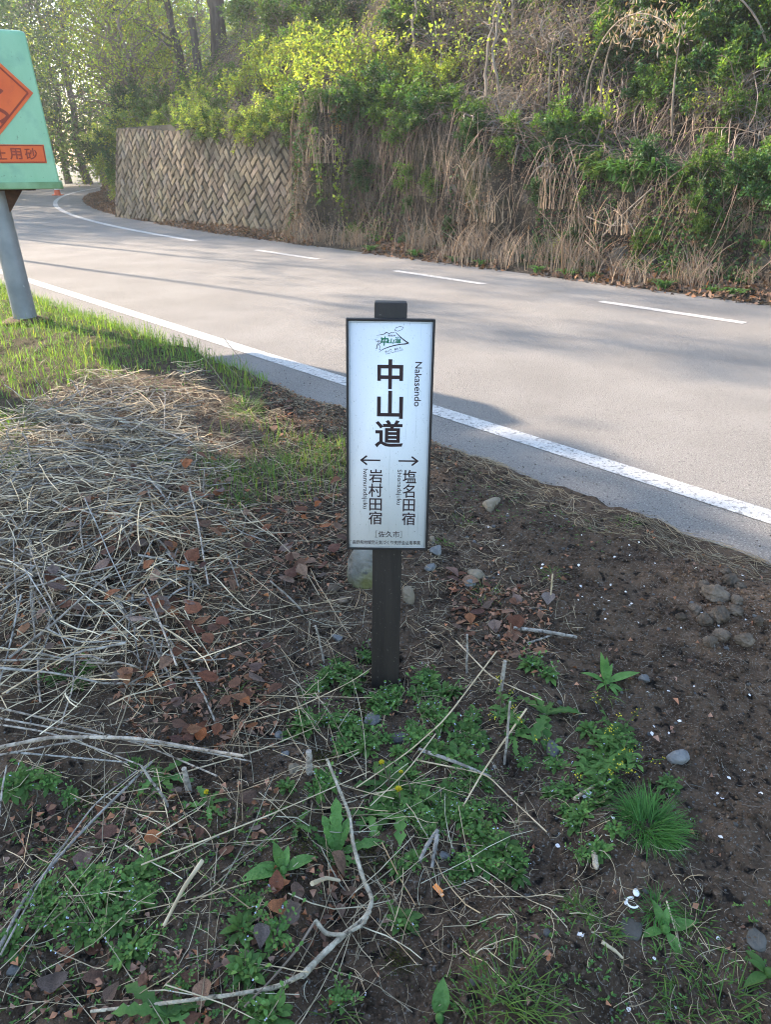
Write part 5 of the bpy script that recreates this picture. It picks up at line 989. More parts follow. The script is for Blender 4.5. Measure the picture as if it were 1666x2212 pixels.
stalk([(940, 1620), (880, 1700), (800, 1760)], .0018, 'thin straw crossing the dandelion patch', h=[.06, .06, .03], name='long_straw', m='straw', cat='straw'); stalk([(1135, 1560), (1080, 1640), (1040, 1700), (1000, 1760)], .003, 'bent straw stem beside the leafy weeds', h=[.05, .05, .05, .03], name='long_straw', m='straw', cat='straw')
stalk([(1070, 1450), (960, 1590), (880, 1650), (770, 1720)], .0024, 'long straw arching through the leafy weeds in front of the post', h=[.08, .06, .04, .03], name='long_straw', m='straw', cat='straw'); stalk([(985, 1400), (1060, 1480), (1170, 1530)], .0025, 'straw slanting down beside the grey stub', h=[.03] * 3, name='long_straw', m='straw', cat='straw')
stalk([(945, 1810), (920, 1845), (905, 1880)], .0065, 'split pale stick, the flatter of two below the dandelions', h=[.02] * 3, name='pale_stick', cat='stick'); stalk([(945, 1825), (938, 1855), (933, 1885)], .0065, 'whitish broken stick pointing down below the dandelions', h=[.03, .02, .01], name='pale_stick', cat='stick')
stalk([(1240, 1735), (1262, 1720), (1298, 1698)], .0055, 'pale stick beside the fine grass tuft', h=[.01] * 3, name='pale_stick', m='straw', cat='stick'); stalk([(1300, 2040), (1330, 2060), (1345, 2075)], .0045, 'short brown stick near the bottom of the bare soil', name='pale_stick', m='straw', cat='stick'); stalk([(1440, 1950), (1455, 2000), (1468, 2050)], .0022, 'straw lying below the fine grass tuft', name='long_straw', m='straw', cat='straw')
stalk([(865, 1395), (845, 1420), (825, 1450), (818, 1480)], .0016, 'withered stem with a drooping brown head against the foot of the post', h=[.10, .09, .06, .02], name='withered_stem', m='twig', cat='stem')
stalk([(520, 1100), (650, 1230), (690, 1300)], .0022, 'thin straw running towards the boulder', h=[.03] * 3, name='long_straw', m='straw', cat='straw'); stalk([(150, 1410), (400, 1390), (640, 1320)], .0016, 'long golden straw across the front of the heap', h=[.08, .06, .03], name='long_straw', m='straw', cat='straw'); stalk([(0, 1455), (250, 1440), (450, 1400), (700, 1330)], .0016, 'longest golden straw reaching from the photo edge to the soil', h=[.09, .08, .05, .02], name='long_straw', m='straw', cat='straw'); stalk([(300, 1160), (480, 1210), (630, 1330), (760, 1300)], .0019, 'kinked straw lying over brown leaves towards the post', h=[.06, .04, .03, .02], name='long_straw', m='straw', cat='straw'); stalk([(530, 1590), (640, 1560), (760, 1500), (810, 1470)], .0018, 'straw crossing the weeds left of the post foot', h=[.05, .05, .05, .06], name='long_straw', m='straw', cat='straw'); stalk([(390, 1690), (560, 1640), (680, 1590)], .002, 'straw lying along the edge of the brown leaves', h=[.03] * 3, name='long_straw', m='straw', cat='straw')
# --- weeds
def rosette(r, L=.05, leaves=26, tips=5, tall=.05, flowers=3):
    """low rosette: stalked oblong leaves, a few leafy flowering shoots"""
    mb = MB(); st = MB(); fl = MB()
    for i in range(leaves):
        a = i * 2.4 + r.uniform(-.4, .4); q = i / leaves; rise = .15 + 1.0 * q; l = L * (1.15 - .5 * q) * r.uniform(.8, 1.2); D = [math.cos(a), math.sin(a), 0]
        leaf_strip(mb, [D[0] * .004, D[1] * .004, .002 + .006 * q], D, [0, 0, 1], l, l * .36, 'oblong', droop=.9 * (1 - q * .4), rise=rise, c=hue(1, .75, 1.25, r, .05)[0], fold=.12)
    for i in range(tips):
        a = r.uniform(0, 6.28); tl = tall * r.uniform(.7, 1.3); d = unit(np.array([math.cos(a) * .75, math.sin(a) * .75, 1])); t = np.linspace(0, 1, 5)
        P = d * (t * tl)[:, None] + np.array([math.cos(a), math.sin(a), 0]) * (t ** 2 * .02)[:, None]; add_tubes(st, P[None], np.linspace(.0014, .0008, 5)[None], 4)
        for j in range(7):
            b = P[min(4, 1 + j // 2)]; aa = j * 2.4; D = unit(np.array([math.cos(aa), math.sin(aa), .5])); leaf_strip(mb, b, D, [-D[0] * .3, -D[1] * .3, 1], L * .42 * r.uniform(.6, 1.1), L * .19, 'oblong', droop=.6, rise=.4, c=hue(1, .95, 1.5, r, .06)[0])
        if i < flowers and i < 2:
            for j in range(2):
                c = P[-1] + r.normal(0, .004, 3) + [0, 0, .004]
                for h in range(5):
                    aa = h * 1.2566; diamonds(fl, c[None], np.array([[math.cos(aa), math.sin(aa), .15]]), np.array([[0, 0, 1.]]), .0024, .0020, np.ones(1))
    return mb, st, fl
def weed_proto(seed, **k):
    e = empty('leafy_weed'); a, b, c = rosette(np.random.default_rng(seed), **k); a.obj('leaves', M['weed'], e); b.obj('stems', M['stem'], e)
    if c.n: c.obj('flowers', M['blue'], e)
    return e
WP = [weed_proto(1000, L=.055, leaves=28), weed_proto(1001, L=.048, leaves=34, tips=7), weed_proto(1002, L=.06, leaves=22, tips=4, tall=.06), weed_proto(1003, L=.042, leaves=30, tips=9, tall=.065), weed_proto(1004, L=.05, leaves=24, tips=3, flowers=0)]
WEEDS = [(790, 1425, 1), (745, 1450, 1), (712, 1468, .8), (655, 1575, 1), (690, 1560, .9), (630, 1590, .7), (760, 1490, 1), (845, 1520, .9), (815, 1515, .8), (925, 1480, 1.1), (960, 1500, 1.1), (900, 1500, .8), (960, 1560, 1.2), (1010, 1590, 1.2), (905, 1600, 1), (990, 1640, 1.1), (940, 1630, 1), (760, 1590, 1.1), (795, 1615, 1), (740, 1620, .8), (700, 1690, .8), (680, 1710, .7), (1040, 1800, 1.1), (1085, 1840, 1.2), (1050, 1865, 1.1), (1110, 1890, 1), (1010, 1870, .9), (870, 1995, 1), (858, 1880, .7), (895, 1860, .7), (1300, 1740, .7), (1262, 1765, .9), (1225, 1755, .7), (1260, 1850, .7), (1300, 1840, .6), (1445, 1700, .8), (1420, 1730, .6), (1310, 1610, 1.1), (1270, 1580, 1), (1340, 1640, 1), (1150, 1440, 1), (1185, 1460, 1), (1120, 1560, .7), (1135, 1650, .6), (1190, 1715, .6), (110, 1960, 1), (140, 1985, 1), (85, 1945, .9), (230, 1925, 1), (300, 1900, 1.1), (330, 1890, 1), (250, 1985, 1), (190, 2015, 1), (300, 1945, 1), (520, 2010, 1), (592, 2020, 1), (530, 2100, .9), (590, 2195, 1), (560, 2180, .8), (740, 2160, .9), (25, 2040, .9), (170, 1480, .8), (120, 1470, .9), (190, 1450, .7), (25, 1700, 1), (60, 1690, .9), (105, 1690, .8), (150, 1720, .6), (290, 1650, .6), (620, 1700, .6), (540, 1955, .8), (400, 2120, .6), (900, 1750, 1), (830, 1600, .8), (860, 1630, .9), (1000, 1700, .7), (1030, 1750, .8), (1290, 1690, .9), (1330, 1700, .7), (280, 2060, .9), (330, 2040, .7), (1480, 1790, .6), (1330, 1790, .6)]
_e = np.random.default_rng(555); WEEDS = [(a, b, c * .88) for a, b, c in WEEDS]
for poly_, c_ in (([(600, 1540), (720, 1420), (800, 1490), (940, 1440), (1030, 1560), (1050, 1660), (760, 1640)], 34), ([(820, 1650), (1040, 1650), (1140, 1880), (1000, 1930), (800, 1780)], 22), ([(60, 1900), (330, 1860), (360, 2010), (100, 2010)], 10), ([(1180, 1560), (1350, 1580), (1370, 1720), (1240, 1790)], 12)):
    for p_ in gpoly(poly_, c_, _e):
        a_, b_ = pix(np.array([p_[0], p_[1], float(verge_z(p_[0], p_[1]))])); WEEDS.append((float(a_), float(b_), _e.uniform(.45, .8)))
r = np.random.default_rng(101); seen = set()
for i, (px, py, k) in enumerate(WEEDS):
    p = WP[int(r.integers(5))]; o = copy_tree(p) if p.name in seen else p; seen.add(p.name); P = G(px, py); o.location = tuple(P); k *= r.uniform(.85, 1.1); o.scale = (k, k, k * r.uniform(.8, 1.1)); nrm = Vector(gnormal(P[0], P[1], .08).tolist()); o.rotation_mode = 'QUATERNION'; o.rotation_quaternion = nrm.to_track_quat('Z', 'Y') @ Matrix.Rotation(r.uniform(0, 6.28), 4, 'Z').to_quaternion()
    put('low leafy weeds on the verge', o, 'broad leafy weed' if k > 1.02 else 'small leafy weed rosette' if k < .75 else 'low leafy weed rosette', 'weed')
# tiny seedlings and moss
mb = MB()
for poly, n in (([(900, 2212), (1000, 2000), (1666, 1950), (1666, 2212)], 260), ([(560, 1750), (1100, 1650), (1150, 1900), (700, 1950)], 220), ([(0, 1700), (600, 1750), (600, 2212), (0, 2212)], 800), ([(1000, 1000), (1350, 1150), (1300, 1200), (960, 1080)], 160)):
    pts = gpoly(poly, n, r); k = len(pts)
    for j in range(4):
        a = r.uniform(0, 6.28, k); diamonds(mb, np.concatenate([pts, gz(pts)[:, None] + .003], 1), np.stack([np.cos(a), np.sin(a), 0 * a + .4], -1), np.tile([0, 0, 1.], (k, 1)), r.uniform(.004, .013, k), r.uniform(.003, .006, k), hue(k, .7, 1.4, r))
tag(mb.obj('seedlings_undergrowth', M['weed']), kind='stuff')
mb = MB()
for (px, py, w) in [(200, 1720, .05), (480, 1790, .07), (620, 1760, .08), (330, 1890, .06), (580, 1900, .07), (660, 1830, .06), (120, 1960, .07), (820, 1860, .06), (860, 2080, .04), (300, 2020, .06), (700, 1640, .04), (230, 1950, .05), (780, 1540, .04)]:
    c = G(px, py)[:2]; k = 420; pts = c + r.normal(0, w * .5, (k, 2)); diamonds(mb, np.concatenate([pts, gz(pts)[:, None] + r.uniform(-.001, .006, (k, 1))], 1), unit(r.normal(0, .6, (k, 3)) + [0, 0, .6]), rvec(k, r), r.uniform(.003, .009, k), .003, hue(k, .6, 1.4, r))
tag(mb.obj('moss_patches', M['moss']), kind='stuff')
# dandelion patch: lobed leaves, stems, heads
def dandelion(px, py, cnt, L, lab, heads, seed, up=.5):
    r = np.random.default_rng(seed); e = empty('dandelion', G(px, py)); lv, st, hd, bd = MB(), MB(), MB(), MB()
    for i in range(cnt):
        a = i * 2.4 + r.uniform(-.3, .3); D = [math.cos(a), math.sin(a), 0]; l = L * r.uniform(.6, 1.15); leaf_strip(lv, [0, 0, 0], D, [0, 0, 1], l, l * .26, 'lobed', droop=1.0, rise=up * r.uniform(.3, 1.4), c=hue(1, .8, 1.25, r, .05)[0], fold=.2)
    for (hx, hy, hz, open_) in heads:
        t = np.linspace(0, 1, 6); tip = np.array([hx, hy, hz]); add_tubes(st, (tip * t[:, None] * [1, 1, 1] + np.array([0, 0, .02]) * np.sin(t * 3.14)[:, None])[None], np.full((1, 6), .0022), 5)
        k = 60 if open_ else 26; a = r.uniform(0, 6.28, k); up_ = r.uniform(.2, 1.6, k); D = unit(np.stack([np.cos(a), np.sin(a), up_], -1))
        if open_: diamonds(hd, np.tile(tip, (k, 1)) + D * .002, D, rvec(k, r), .0115 * open_, .0028, hue(k, .8, 1.1, r, .03))
        k = 22; a = r.uniform(0, 6.28, k); D = unit(np.stack([np.cos(a), np.sin(a), r.uniform(-.3, .9, k)], -1)); diamonds(bd, np.tile(tip - [0, 0, .004], (k, 1)), D, np.tile([0, 0, 1.], (k, 1)), .012, .0035, hue(k, 1.0, 1.5, r))
    lv.obj('leaves', M['weed'], e)
    if st.n: st.obj('flower_stem', M['stem'], e)
    if hd.n: hd.obj('petals', M['yellow'], e)
    if bd.n: bd.obj('flower_base', M['weed'], e)
    return tag(e, lab, 'dandelion', 'dandelions on the verge')
dandelion(865, 1745, 20, .13, 'dandelion carrying the open yellow head nearest the winding stem', [(-.005, .015, .05, 1.0)], 1); dandelion(840, 1700, 18, .12, 'dandelion with a half-closed yellow bud at the top of the patch', [(-.02, .02, .07, .7), (.005, .0, .06, 0)], 2); dandelion(890, 1715, 16, .11, 'dandelion with a closing yellow-tipped head beside the dark splinter', [(-.03, .02, .06, .5)], 3)
dandelion(930, 1740, 14, .12, 'flowerless dandelion with long toothed leaves spreading beside the flowering ones', [], 4); dandelion(800, 1760, 14, .11, 'flowerless dandelion between the winding stem and the open head', [], 5); dandelion(1180, 1545, 9, .13, 'broad dark dandelion rosette beside the tall pale stub', [], 6, .9); dandelion(1110, 1590, 9, .10, 'toothed dandelion rosette in front of the tall pale stub', [], 7); dandelion(345, 1680, 9, .10, 'dandelion rosette shaded under the hollow stump', [], 8); dandelion(360, 2195, 9, .11, 'toothed dandelion rosette at the bottom edge of the photo', [], 9); dandelion(450, 1740, 6, .08, 'small dandelion with a tiny yellow head in the litter', [(0, 0, .045, .6)], 10); dandelion(640, 1785, 6, .07, 'small flowerless dandelion near the broken stump', [], 11)
# broad-leaved young plants
def rosette_plant(name, px, py, specs, prof, m, lab, cat, wave=.06, width=.34, sc=1.0):
    e = empty(name, G(px, py)); lv = MB()
    for (az, l, rise, droop) in specs:
        a = R(az); D = [math.cos(a), math.sin(a), 0]; leaf_strip(lv, [D[0] * .006, D[1] * .006, .004], D, [0, 0, 1], l * sc, l * width * sc, prof, droop=droop, rise=rise, c=rng.uniform(.85, 1.2), fold=.16, wave=wave)
    lv.obj('leaves', m, e)
    k = 8; v, f = rock_verts(3, 5, 8, .05, .7); b = MB(); b.add(v * [.010, .010, .014] + [0, 0, .006], t=f); b.obj('leaf_bud', m, e); return tag(e, lab, cat)
rosette_plant('spiny_plant', 727, 1850, [(92, .135, 1.1, .5), (15, .125, .45, .7), (65, .09, 1.1, .6), (120, .10, 1.1, .6), (172, .12, .6, .9), (150, .08, .8, .7), (238, .125, .3, 1.3), (300, .13, .3, 1.5), (330, .07, .5, .7), (200, .07, .6, .8), (45, .08, 1.2, .3), (135, .08, 1.2, .3)], 'thistle', M['fresh'], 'bright green toothed plant with long upright leaf beside the winding stem', 'plant', .07, .27)
rosette_plant('spiny_plant', 612, 1885, [(195, .115, .5, .9), (25, .095, .5, .8), (120, .075, 1.1, .5), (265, .065, .2, 1.2), (80, .06, 1.0, .6), (170, .07, .6, .8)], 'broad', M['fresh'], 'smaller bright green plant with rounded leaves next to the toothed one', 'plant', .02, .40, .9)
rosette_plant('oblong_leaved_plant', 1310, 1478, [(110, .12, 1.25, .2), (85, .10, 1.3, .3), (160, .10, .7, .8), (20, .15, .3, .4), (330, .09, .1, .9), (60, .08, 1.0, .5), (300, .07, .1, .8), (220, .06, .5, .9)], 'broad', M['fresh'], 'plant with upright smooth oblong leaves at the edge of the bare soil', 'plant', 0, .27, .85)
rosette_plant('oblong_leaved_plant', 1437, 2012, [(110, .06, .9, .4), (10, .075, .4, .5), (40, .05, .5, .6), (190, .055, .3, .9), (290, .065, .1, .8), (70, .045, .8, .4)], 'broad', M['fresh'], 'small plant with plain pointed leaves near the bottom of the bare soil', 'plant', 0, .40)
rosette_plant('oblong_leaved_plant', 1660, 2105, [(120, .08, .5, .8), (200, .09, .3, .9), (160, .07, .8, .5)], 'broad', M['weed'], 'broad-leaved plant cut by the lower right corner of the photo', 'plant', 0, .36, .7)
rosette_plant('oblong_leaved_plant', 950, 2205, [(80, .07, .9, .4), (100, .05, 1.0, .4)], 'broad', M['fresh'], 'single bright leaf shoot at the bottom edge of the photo', 'plant', 0, .5)
def mustard(px, py, lab, seed, sc=1.0, n=6):
    r = np.random.default_rng(seed); e = empty('yellow_flowered_weed', G(px, py)); st, fl, lv = MB(), MB(), MB()
    for i in range(n):
        a = r.uniform(0, 6.28); L = sc * r.uniform(.10, .19); t = np.linspace(0, 1, 8); D = np.array([math.cos(a), math.sin(a), r.uniform(.5, 1.1)]); P = unit(D) * (L * t)[:, None] + np.cumsum(r.normal(0, .003, (8, 3)), 0); P[0] = 0; add_tubes(st, P[None], np.linspace(.0016, .0008, 8)[None], 4)
        for j in range(7):
            tt = r.uniform(.72, 1.02); b = np.array([np.interp(tt, t, P[:, q]) for q in range(3)]); d = unit(r.normal(0, 1, 3) + [0, 0, .5]); l = .012 * r.uniform(.5, 1.2); add_tubes(st, (b + d * np.linspace(0, l, 3)[:, None])[None], np.full((1, 3), .0005), 3)
            for h in range(4): diamonds(fl, (b + d * l)[None], unit(r.normal(0, 1, (1, 3))), rvec(1, r), .0032, .0026, np.ones(1))
        for j in range(6):
            b = P[int(r.integers(1, 6))]; aa = r.uniform(0, 6.28); leaf_strip(lv, b, [math.cos(aa), math.sin(aa), .1], [0, 0, 1], .035 * sc, .012 * sc, 'oblong', droop=.8, rise=.4, c=r.uniform(.8, 1.2))
    for i in range(14):
        aa = i * 2.4; leaf_strip(lv, [0, 0, .002], [math.cos(aa), math.sin(aa), 0], [0, 0, 1], .075 * sc * r.uniform(.7, 1.1), .022 * sc, 'lobed', droop=.9, rise=.5, c=r.uniform(.8, 1.2))
    st.obj('stems', M['weed'], e); fl.obj('flowers', M['yellow'], e); lv.obj('leaves', M['weed'], e); return tag(e, lab, 'weed', 'yellow-flowered weeds')
mustard(1290, 1650, 'sprawling weed with sprays of tiny yellow flowers above the fine grass tuft', 1, 1.1, 9); mustard(1095, 1540, 'feathery weed with tiny yellow flowers beside the thick splintered stub', 2, .8, 5); mustard(1330, 1590, 'thin-stemmed yellow-flowered weed reaching towards the bare soil', 3, .9, 4)
# grass tufts
def tuft(name, px, py, cnt, L, spread, w, lab, seed, rise=1.2, group=None, m=None):
    r = np.random.default_rng(seed); P = G(px, py); mb = MB(); e = P
    for i in range(cnt):
        a = r.uniform(0, 6.28); q = spread * math.sqrt(r.random()); p = [math.cos(a) * q, math.sin(a) * q, 0]; aa = a + r.normal(0, .7); l = L * r.uniform(.5, 1.15)
        leaf_strip(mb, [p[0], p[1], float(verge_z(P[0] + p[0], P[1] + p[1])) - P[2] - .004], [math.cos(aa), math.sin(aa), 0], [0, 0, 1], l, w, [1, 1, .85, .6, .05], droop=r.uniform(.5, 1.9), rise=rise * r.uniform(.75, 1.25) - .3 * q / max(spread, .01), c=hue(1, .7, 1.3, r, .06)[0])
    return tag(mb.obj(name, m or M['grass'], loc=P), lab, 'grass tuft', group)
gg = 'grass tufts on the verge'
tuft('grass_tuft', 1400, 1790, 800, .098, .05, .0018, 'dense dome-shaped tuft of very fine dark green grass on the soil', 1, 1.25, gg, M['tuftgrass']); tuft('grass_tuft', 1420, 1965, 140, .06, .02, .0015, 'little fine grass tuft next to the white plastic hook', 2, 1.1, gg, M['tuftgrass'])
TU = [(1090, 2165, 130, .075, .09, 'wide pale green tuft at the bottom edge below the bare soil'), (1150, 2195, 60, .07, .06, 'grass tuft at the bottom edge, rightward neighbour of the wide pale one'), (1545, 2180, 110, .08, .08, 'spreading grass tuft at the bottom of the soil path'), (1480, 2200, 50, .06, .06, 'sparse grass tuft at the bottom edge beside the spreading one'), (1255, 1965, 40, .06, .03, 'thin wispy tuft on bare soil above the pinkish petal'), (1300, 2000, 30, .06, .03, 'wispy tuft below the thin one, near the brown stick'), (1440, 2080, 34, .05, .03, 'wispy tuft below the small pointed-leaf plant'), (1510, 1990, 34, .06, .03, 'wispy tuft on the soil path near the photo corner'), (730, 2190, 24, .06, .02, 'few-bladed tuft at the bottom beside a leafy weed'),
      (535, 885, 130, .13, .08, 'bright dark green tuft amid brown leaves near the road edge'), (500, 900, 60, .10, .06, 'short tuft left of the bright one near the road edge'), (690, 965, 90, .12, .10, 'loose grass tuft touching the edge of the board'), (640, 1000, 80, .13, .10, 'loose grass tuft amid straw beside the board'), (560, 1020, 90, .15, .10, 'long-bladed tuft in brown leaves between heap and board'), (470, 1010, 70, .15, .08, 'tuft growing through the straw heap'), (510, 1090, 60, .14, .07, 'drooping tuft below the one growing through the heap'), (730, 1000, 40, .10, .06, 'small tuft hidden behind the board edge'), (340, 1000, 50, .14, .06, 'tuft of green blades within the straw'), (1000, 1130, 40, .05, .04, 'tiny tuft on the dark soil beside the board'), (960, 1175, 24, .05, .03, 'tiny horsetail-like tuft by the mustard stone'), (1050, 1280, 30, .07, .05, 'small tuft amid brown leaves beside the pale flat rock'), (1195, 1240, 24, .07, .03, 'wispy tuft near the straw-coloured stub'), (510, 1500, 18, .10, .02, 'blue-green blades rising from the brown leaves'), (1310, 1500, 14, .08, .02, 'thin blades beside the oblong-leaved plant'), (300, 1700, 50, .08, .06, 'short tuft under the thick grey stalk'), (130, 1850, 30, .05, .03, 'tiny tuft on the dark soil left of centre'), (20, 1000, 90, .20, .08, 'tall green tuft at the photo edge beside the heap'), (40, 930, 90, .20, .10, 'tall sunny tuft at the photo edge above the heap'), (1355, 1130, 26, .06, .05, 'tiny tuft on the rim by the road')]
for i, (px, py, c, L, sp, lab) in enumerate(TU): tuft('grass_tuft', px, py, int(c * 1.2), L, sp, .0026 + .0008 * (L > .1), lab, 10 + i, 1.15, gg)
# the grassy strip under the grit box: nobody could count these blades
def blades(name, poly, cnt, L0, L1, w, seed, m=M['grass']):
    r = np.random.default_rng(seed); pts = gpoly(poly, cnt, r); keep = fbm(pts[:, 0] * 2.2, pts[:, 1] * 2.2, seed, 3) > -.28; pts = pts[keep]; n = len(pts); nn, _ = ns_of(pts[:, 0], pts[:, 1]); pts = pts[nn < 3.2]; n = len(pts)
    k = 6; t = np.linspace(0, 1, k); a = r.uniform(0, 6.28, n); L = r.uniform(L0, L1, n) * (1 + .5 * fbm(pts[:, 0] * 3, pts[:, 1] * 3, seed + 4, 2)); D = np.stack([np.cos(a), np.sin(a)], -1); ln = r.uniform(.1, .75, n)
    X = pts[:, None, :] + D[:, None, :] * (L * ln)[:, None, None] * (t ** 1.8)[None, :, None]; Z = gz(pts)[:, None] + (L * np.sqrt(1 - .6 * ln ** 2))[:, None] * (t - .3 * ln[:, None] * t ** 2.2) - .005
    S = np.stack([-D[:, 1], D[:, 0], 0 * a], -1); w_ = w * r.uniform(.7, 1.3, n)[:, None] * np.array([.8, 1, 1, .85, .6, .06]); P = np.concatenate([X, Z[..., None]], -1)
    V = np.stack([P + S[:, None] * w_[..., None] / 2, P - S[:, None] * w_[..., None] / 2], 2).reshape(-1, 3); i = (np.arange(n)[:, None] * k + np.arange(k - 1)[None]).ravel() * 2
    c = hue(n, .7, 1.35, r, .10); dry = r.random(n) < .07; c[dry] = c[dry] * [2.3, 1.5, 1.6]
    mb = MB(); mb.add(V, np.stack([i, i + 1, i + 3, i + 2], -1), c=np.repeat(c, k * 2, 0)); return tag(mb.obj(name, m), kind='stuff')
blades('grass', [(-250, 560), (90, 606), (300, 690), (560, 800), (590, 850), (520, 880), (430, 800), (200, 820), (90, 870), (0, 950), (-300, 1000)], 17000, .04, .14, .0042, 41)
blades('grass_fringe', [(0, 590), (90, 612), (330, 700), (560, 808), (540, 840), (300, 740), (80, 660), (0, 640)], 3000, .06, .19, .0042, 42)
blades('thin_grass', [(560, 900), (760, 950), (740, 1080), (450, 1080), (400, 960)], 900, .05, .14, .0028, 43)
blades('far_grass', [(-900, 545), (-250, 560), (0, 600), (0, 900), (-900, 900)], 9000, .08, .25, .006, 44)
mb = MB(); pts = gpoly([(0, 620), (300, 700), (560, 820), (400, 860), (0, 940)], 1400, r); k = len(pts); P = np.concatenate([pts, gz(pts)[:, None] + r.uniform(.01, .10, (k, 1))], 1); diamonds(mb, P, unit(rvec(k, r) * [1, 1, .4]), unit(rvec(k, r) * .5 + [0, 0, 1]), r.uniform(.012, .03, k), r.uniform(.008, .016, k), hue(k, .9, 1.6, r)); tag(mb.obj('clover_undergrowth', M['weed']), kind='stuff')
# --- petals, scraps
pet = []
for i in range(5):
    q = np.random.default_rng(i); mb = MB(); leaf_strip(mb, [-.5, 0, .05], [1, 0, 0], [0, 0, 1], 1.0, .8, [.2, .7, 1, .95, .6, .2], droop=q.uniform(-.9, .9), rise=q.uniform(0, .4), fold=q.uniform(.05, .3)); me = mb.mesh('petal'); me.materials.append(M['petal']); pet.append(me)
PE = [(1255, 2020), (1325, 1770), (1310, 1805), (1352, 1955)] + [(1468 + x * .48, 1300 + y * .48) for x, y in [(55, 445), (343, 455), (255, 498), (797, 635), (858, 618), (708, 708), (268, 752), (262, 778), (488, 760), (685, 878), (778, 920), (510, 950), (485, 970), (812, 995), (800, 1008), (668, 1055), (652, 1085), (852, 1110), (1410, 805), (1493, 825), (1470, 855), (1495, 853), (1238, 1048), (1237, 1075), (1347, 1130), (1360, 1150), (1512, 1090), (1005, 1320), (1115, 1340), (1355, 1307), (995, 1510), (1040, 1528), (1533, 1555), (1615, 1045), (500, 890), (1205, 775), (957, 745)]] + [(1468 + x * .48, 0 + 1506 + y * .48) for x, y in [(1106, 152), (948, 186), (935, 232), (1502, 450), (1410, 498), (1338, 595), (1368, 628), (1603, 598), (365, 840), (360, 915), (590, 605), (1355, 865), (500, 1460), (1348, 1485), (952, 1605), (793, 1920), (1320, 1830), (1080, 1905)]]
r = np.random.default_rng(121)
PE = [((x - 1468) / 1.0 * 1 + 1468, y) for x, y in PE]
PE = PE[:4] + [(1078.4 + (x - 1468) * .7346 / .48 * .48, 955 + (y - 1300) * .7346 / .48 * .48) if j < 37 else (1078.4 + (x - 1468) * .7346, 1506 + (y - 1506) * .7346) for j, (x, y) in enumerate(PE[4:])]
for i, (px, py) in enumerate(PE):
    px = min(px, 1660); P = G(px, py, .002); o = link('petal', pet[i % 5], loc=P); k = .011 * r.uniform(.75, 1.25) * (1.5 if i == 0 else 1); o.scale = (k, k, k); o.rotation_euler = (r.normal(0, .25), r.normal(0, .25), r.uniform(0, 6)); put('fallen white petals on the soil', o, 'small white petal' if k < .012 else 'broad white petal', 'petal')
for i, p in enumerate(gpoly([(960, 1000), (1300, 1150), (1600, 1260), (1640, 2000), (1300, 2150), (1150, 1500)], 22, r)):
    o = link('petal', pet[i % 5], loc=(p[0], p[1], float(verge_z(p[0], p[1])) + .002)); k = .009 * r.uniform(.6, 1.2); o.scale = (k, k, k); o.rotation_euler = (r.normal(0, .3), r.normal(0, .3), r.uniform(0, 6)); put('fallen white petals on the soil', o, 'tiny white petal', 'petal')
P = G(946, 1930); mb = MB(); box_mb(mb, (0, 0, 0), (.026, .013, .003), bev=.0012); box_mb(mb, (.015, -.003, .001), (.012, .009, .0025), bev=.001); o = mb.obj('plastic_scrap', M['orange'], loc=P + [0, 0, .016]); o.rotation_euler = (.2, .15, R(-48)); tag(o, 'small bright orange plastic scrap lying on dark soil', 'plastic scrap')
P = G(1366, 1945); e = empty('plastic_clip', P); t = np.linspace(R(60), R(330), 22); mb = MB(); add_tubes(mb, np.stack([.012 * np.cos(t), .012 * np.sin(t) - .008, 0 * t + .004], -1)[None], np.full((1, 22), .0022), 6); mb.obj('hook', M['white'], e); v, f = ico(3); mb = MB(); mb.add(v * [.007, .010, .0022] + [.010, .018, .004], t=f); mb.obj('tab', M['white'], e); e.rotation_euler = (0, 0, -.2); e.scale = (1.1, 1.1, 1.1); tag(e, 'white plastic hook clip lying on the soil by the little grass tuft', 'plastic clip')
P = G(1285, 1865); v, f = ico(4); z = v[:, 1]; wv = .55 + .45 * np.abs(z) ** 1.2; mb = MB(); mb.add(np.stack([v[:, 0] * .0085 * (wv + .25), z * .029, v[:, 2] * .008 * (wv + .2)], -1) + fbm(v[:, 0] * 9, v[:, 1] * 9, 2, 2)[:, None] * .0006, t=f); o = mb.obj('peanut_shell', M['shell'], loc=P + [0, 0, .013]); o.rotation_euler = (0, 0, R(-8)); tag(o, 'pale speckled peanut shell lying on soil beside the fine grass tuft', 'peanut shell')
P = G(1268, 1728); v, f = ico(3); mb = MB(); k = (np.abs(v[:, 2]) < 2); mb.add(v * [.021, .012, .004], t=f); o = mb.obj('shell_fragment', M['white'], loc=P + [0, .01, .008]); o.rotation_euler = (.5, 0, .1); tag(o, 'white curved fragment half hidden behind a weed by the pale stick', 'fragment')
# ------------------------------------------------------------------ hazy morning air round the whole place
hm = bpy.data.materials.new('haze_air'); hm.use_nodes = True; hn = hm.node_tree; hn.nodes.remove(hn.nodes['Principled BSDF'])
hv = hn.nodes.new('ShaderNodeVolumePrincipled'); hv.inputs['Color'].default_value = (.95, .96, .97, 1); hv.inputs['Density'].default_value = .0015; hv.inputs['Anisotropy'].default_value = .45
hn.links.new(hv.outputs[0], hn.nodes['Material Output'].inputs['Volume'])
b = MB(); box_mb(b, (0, 0, 14.3), (608, 608, 31.5)); tag(b.obj('haze', hm, smooth=False), kind='stuff')
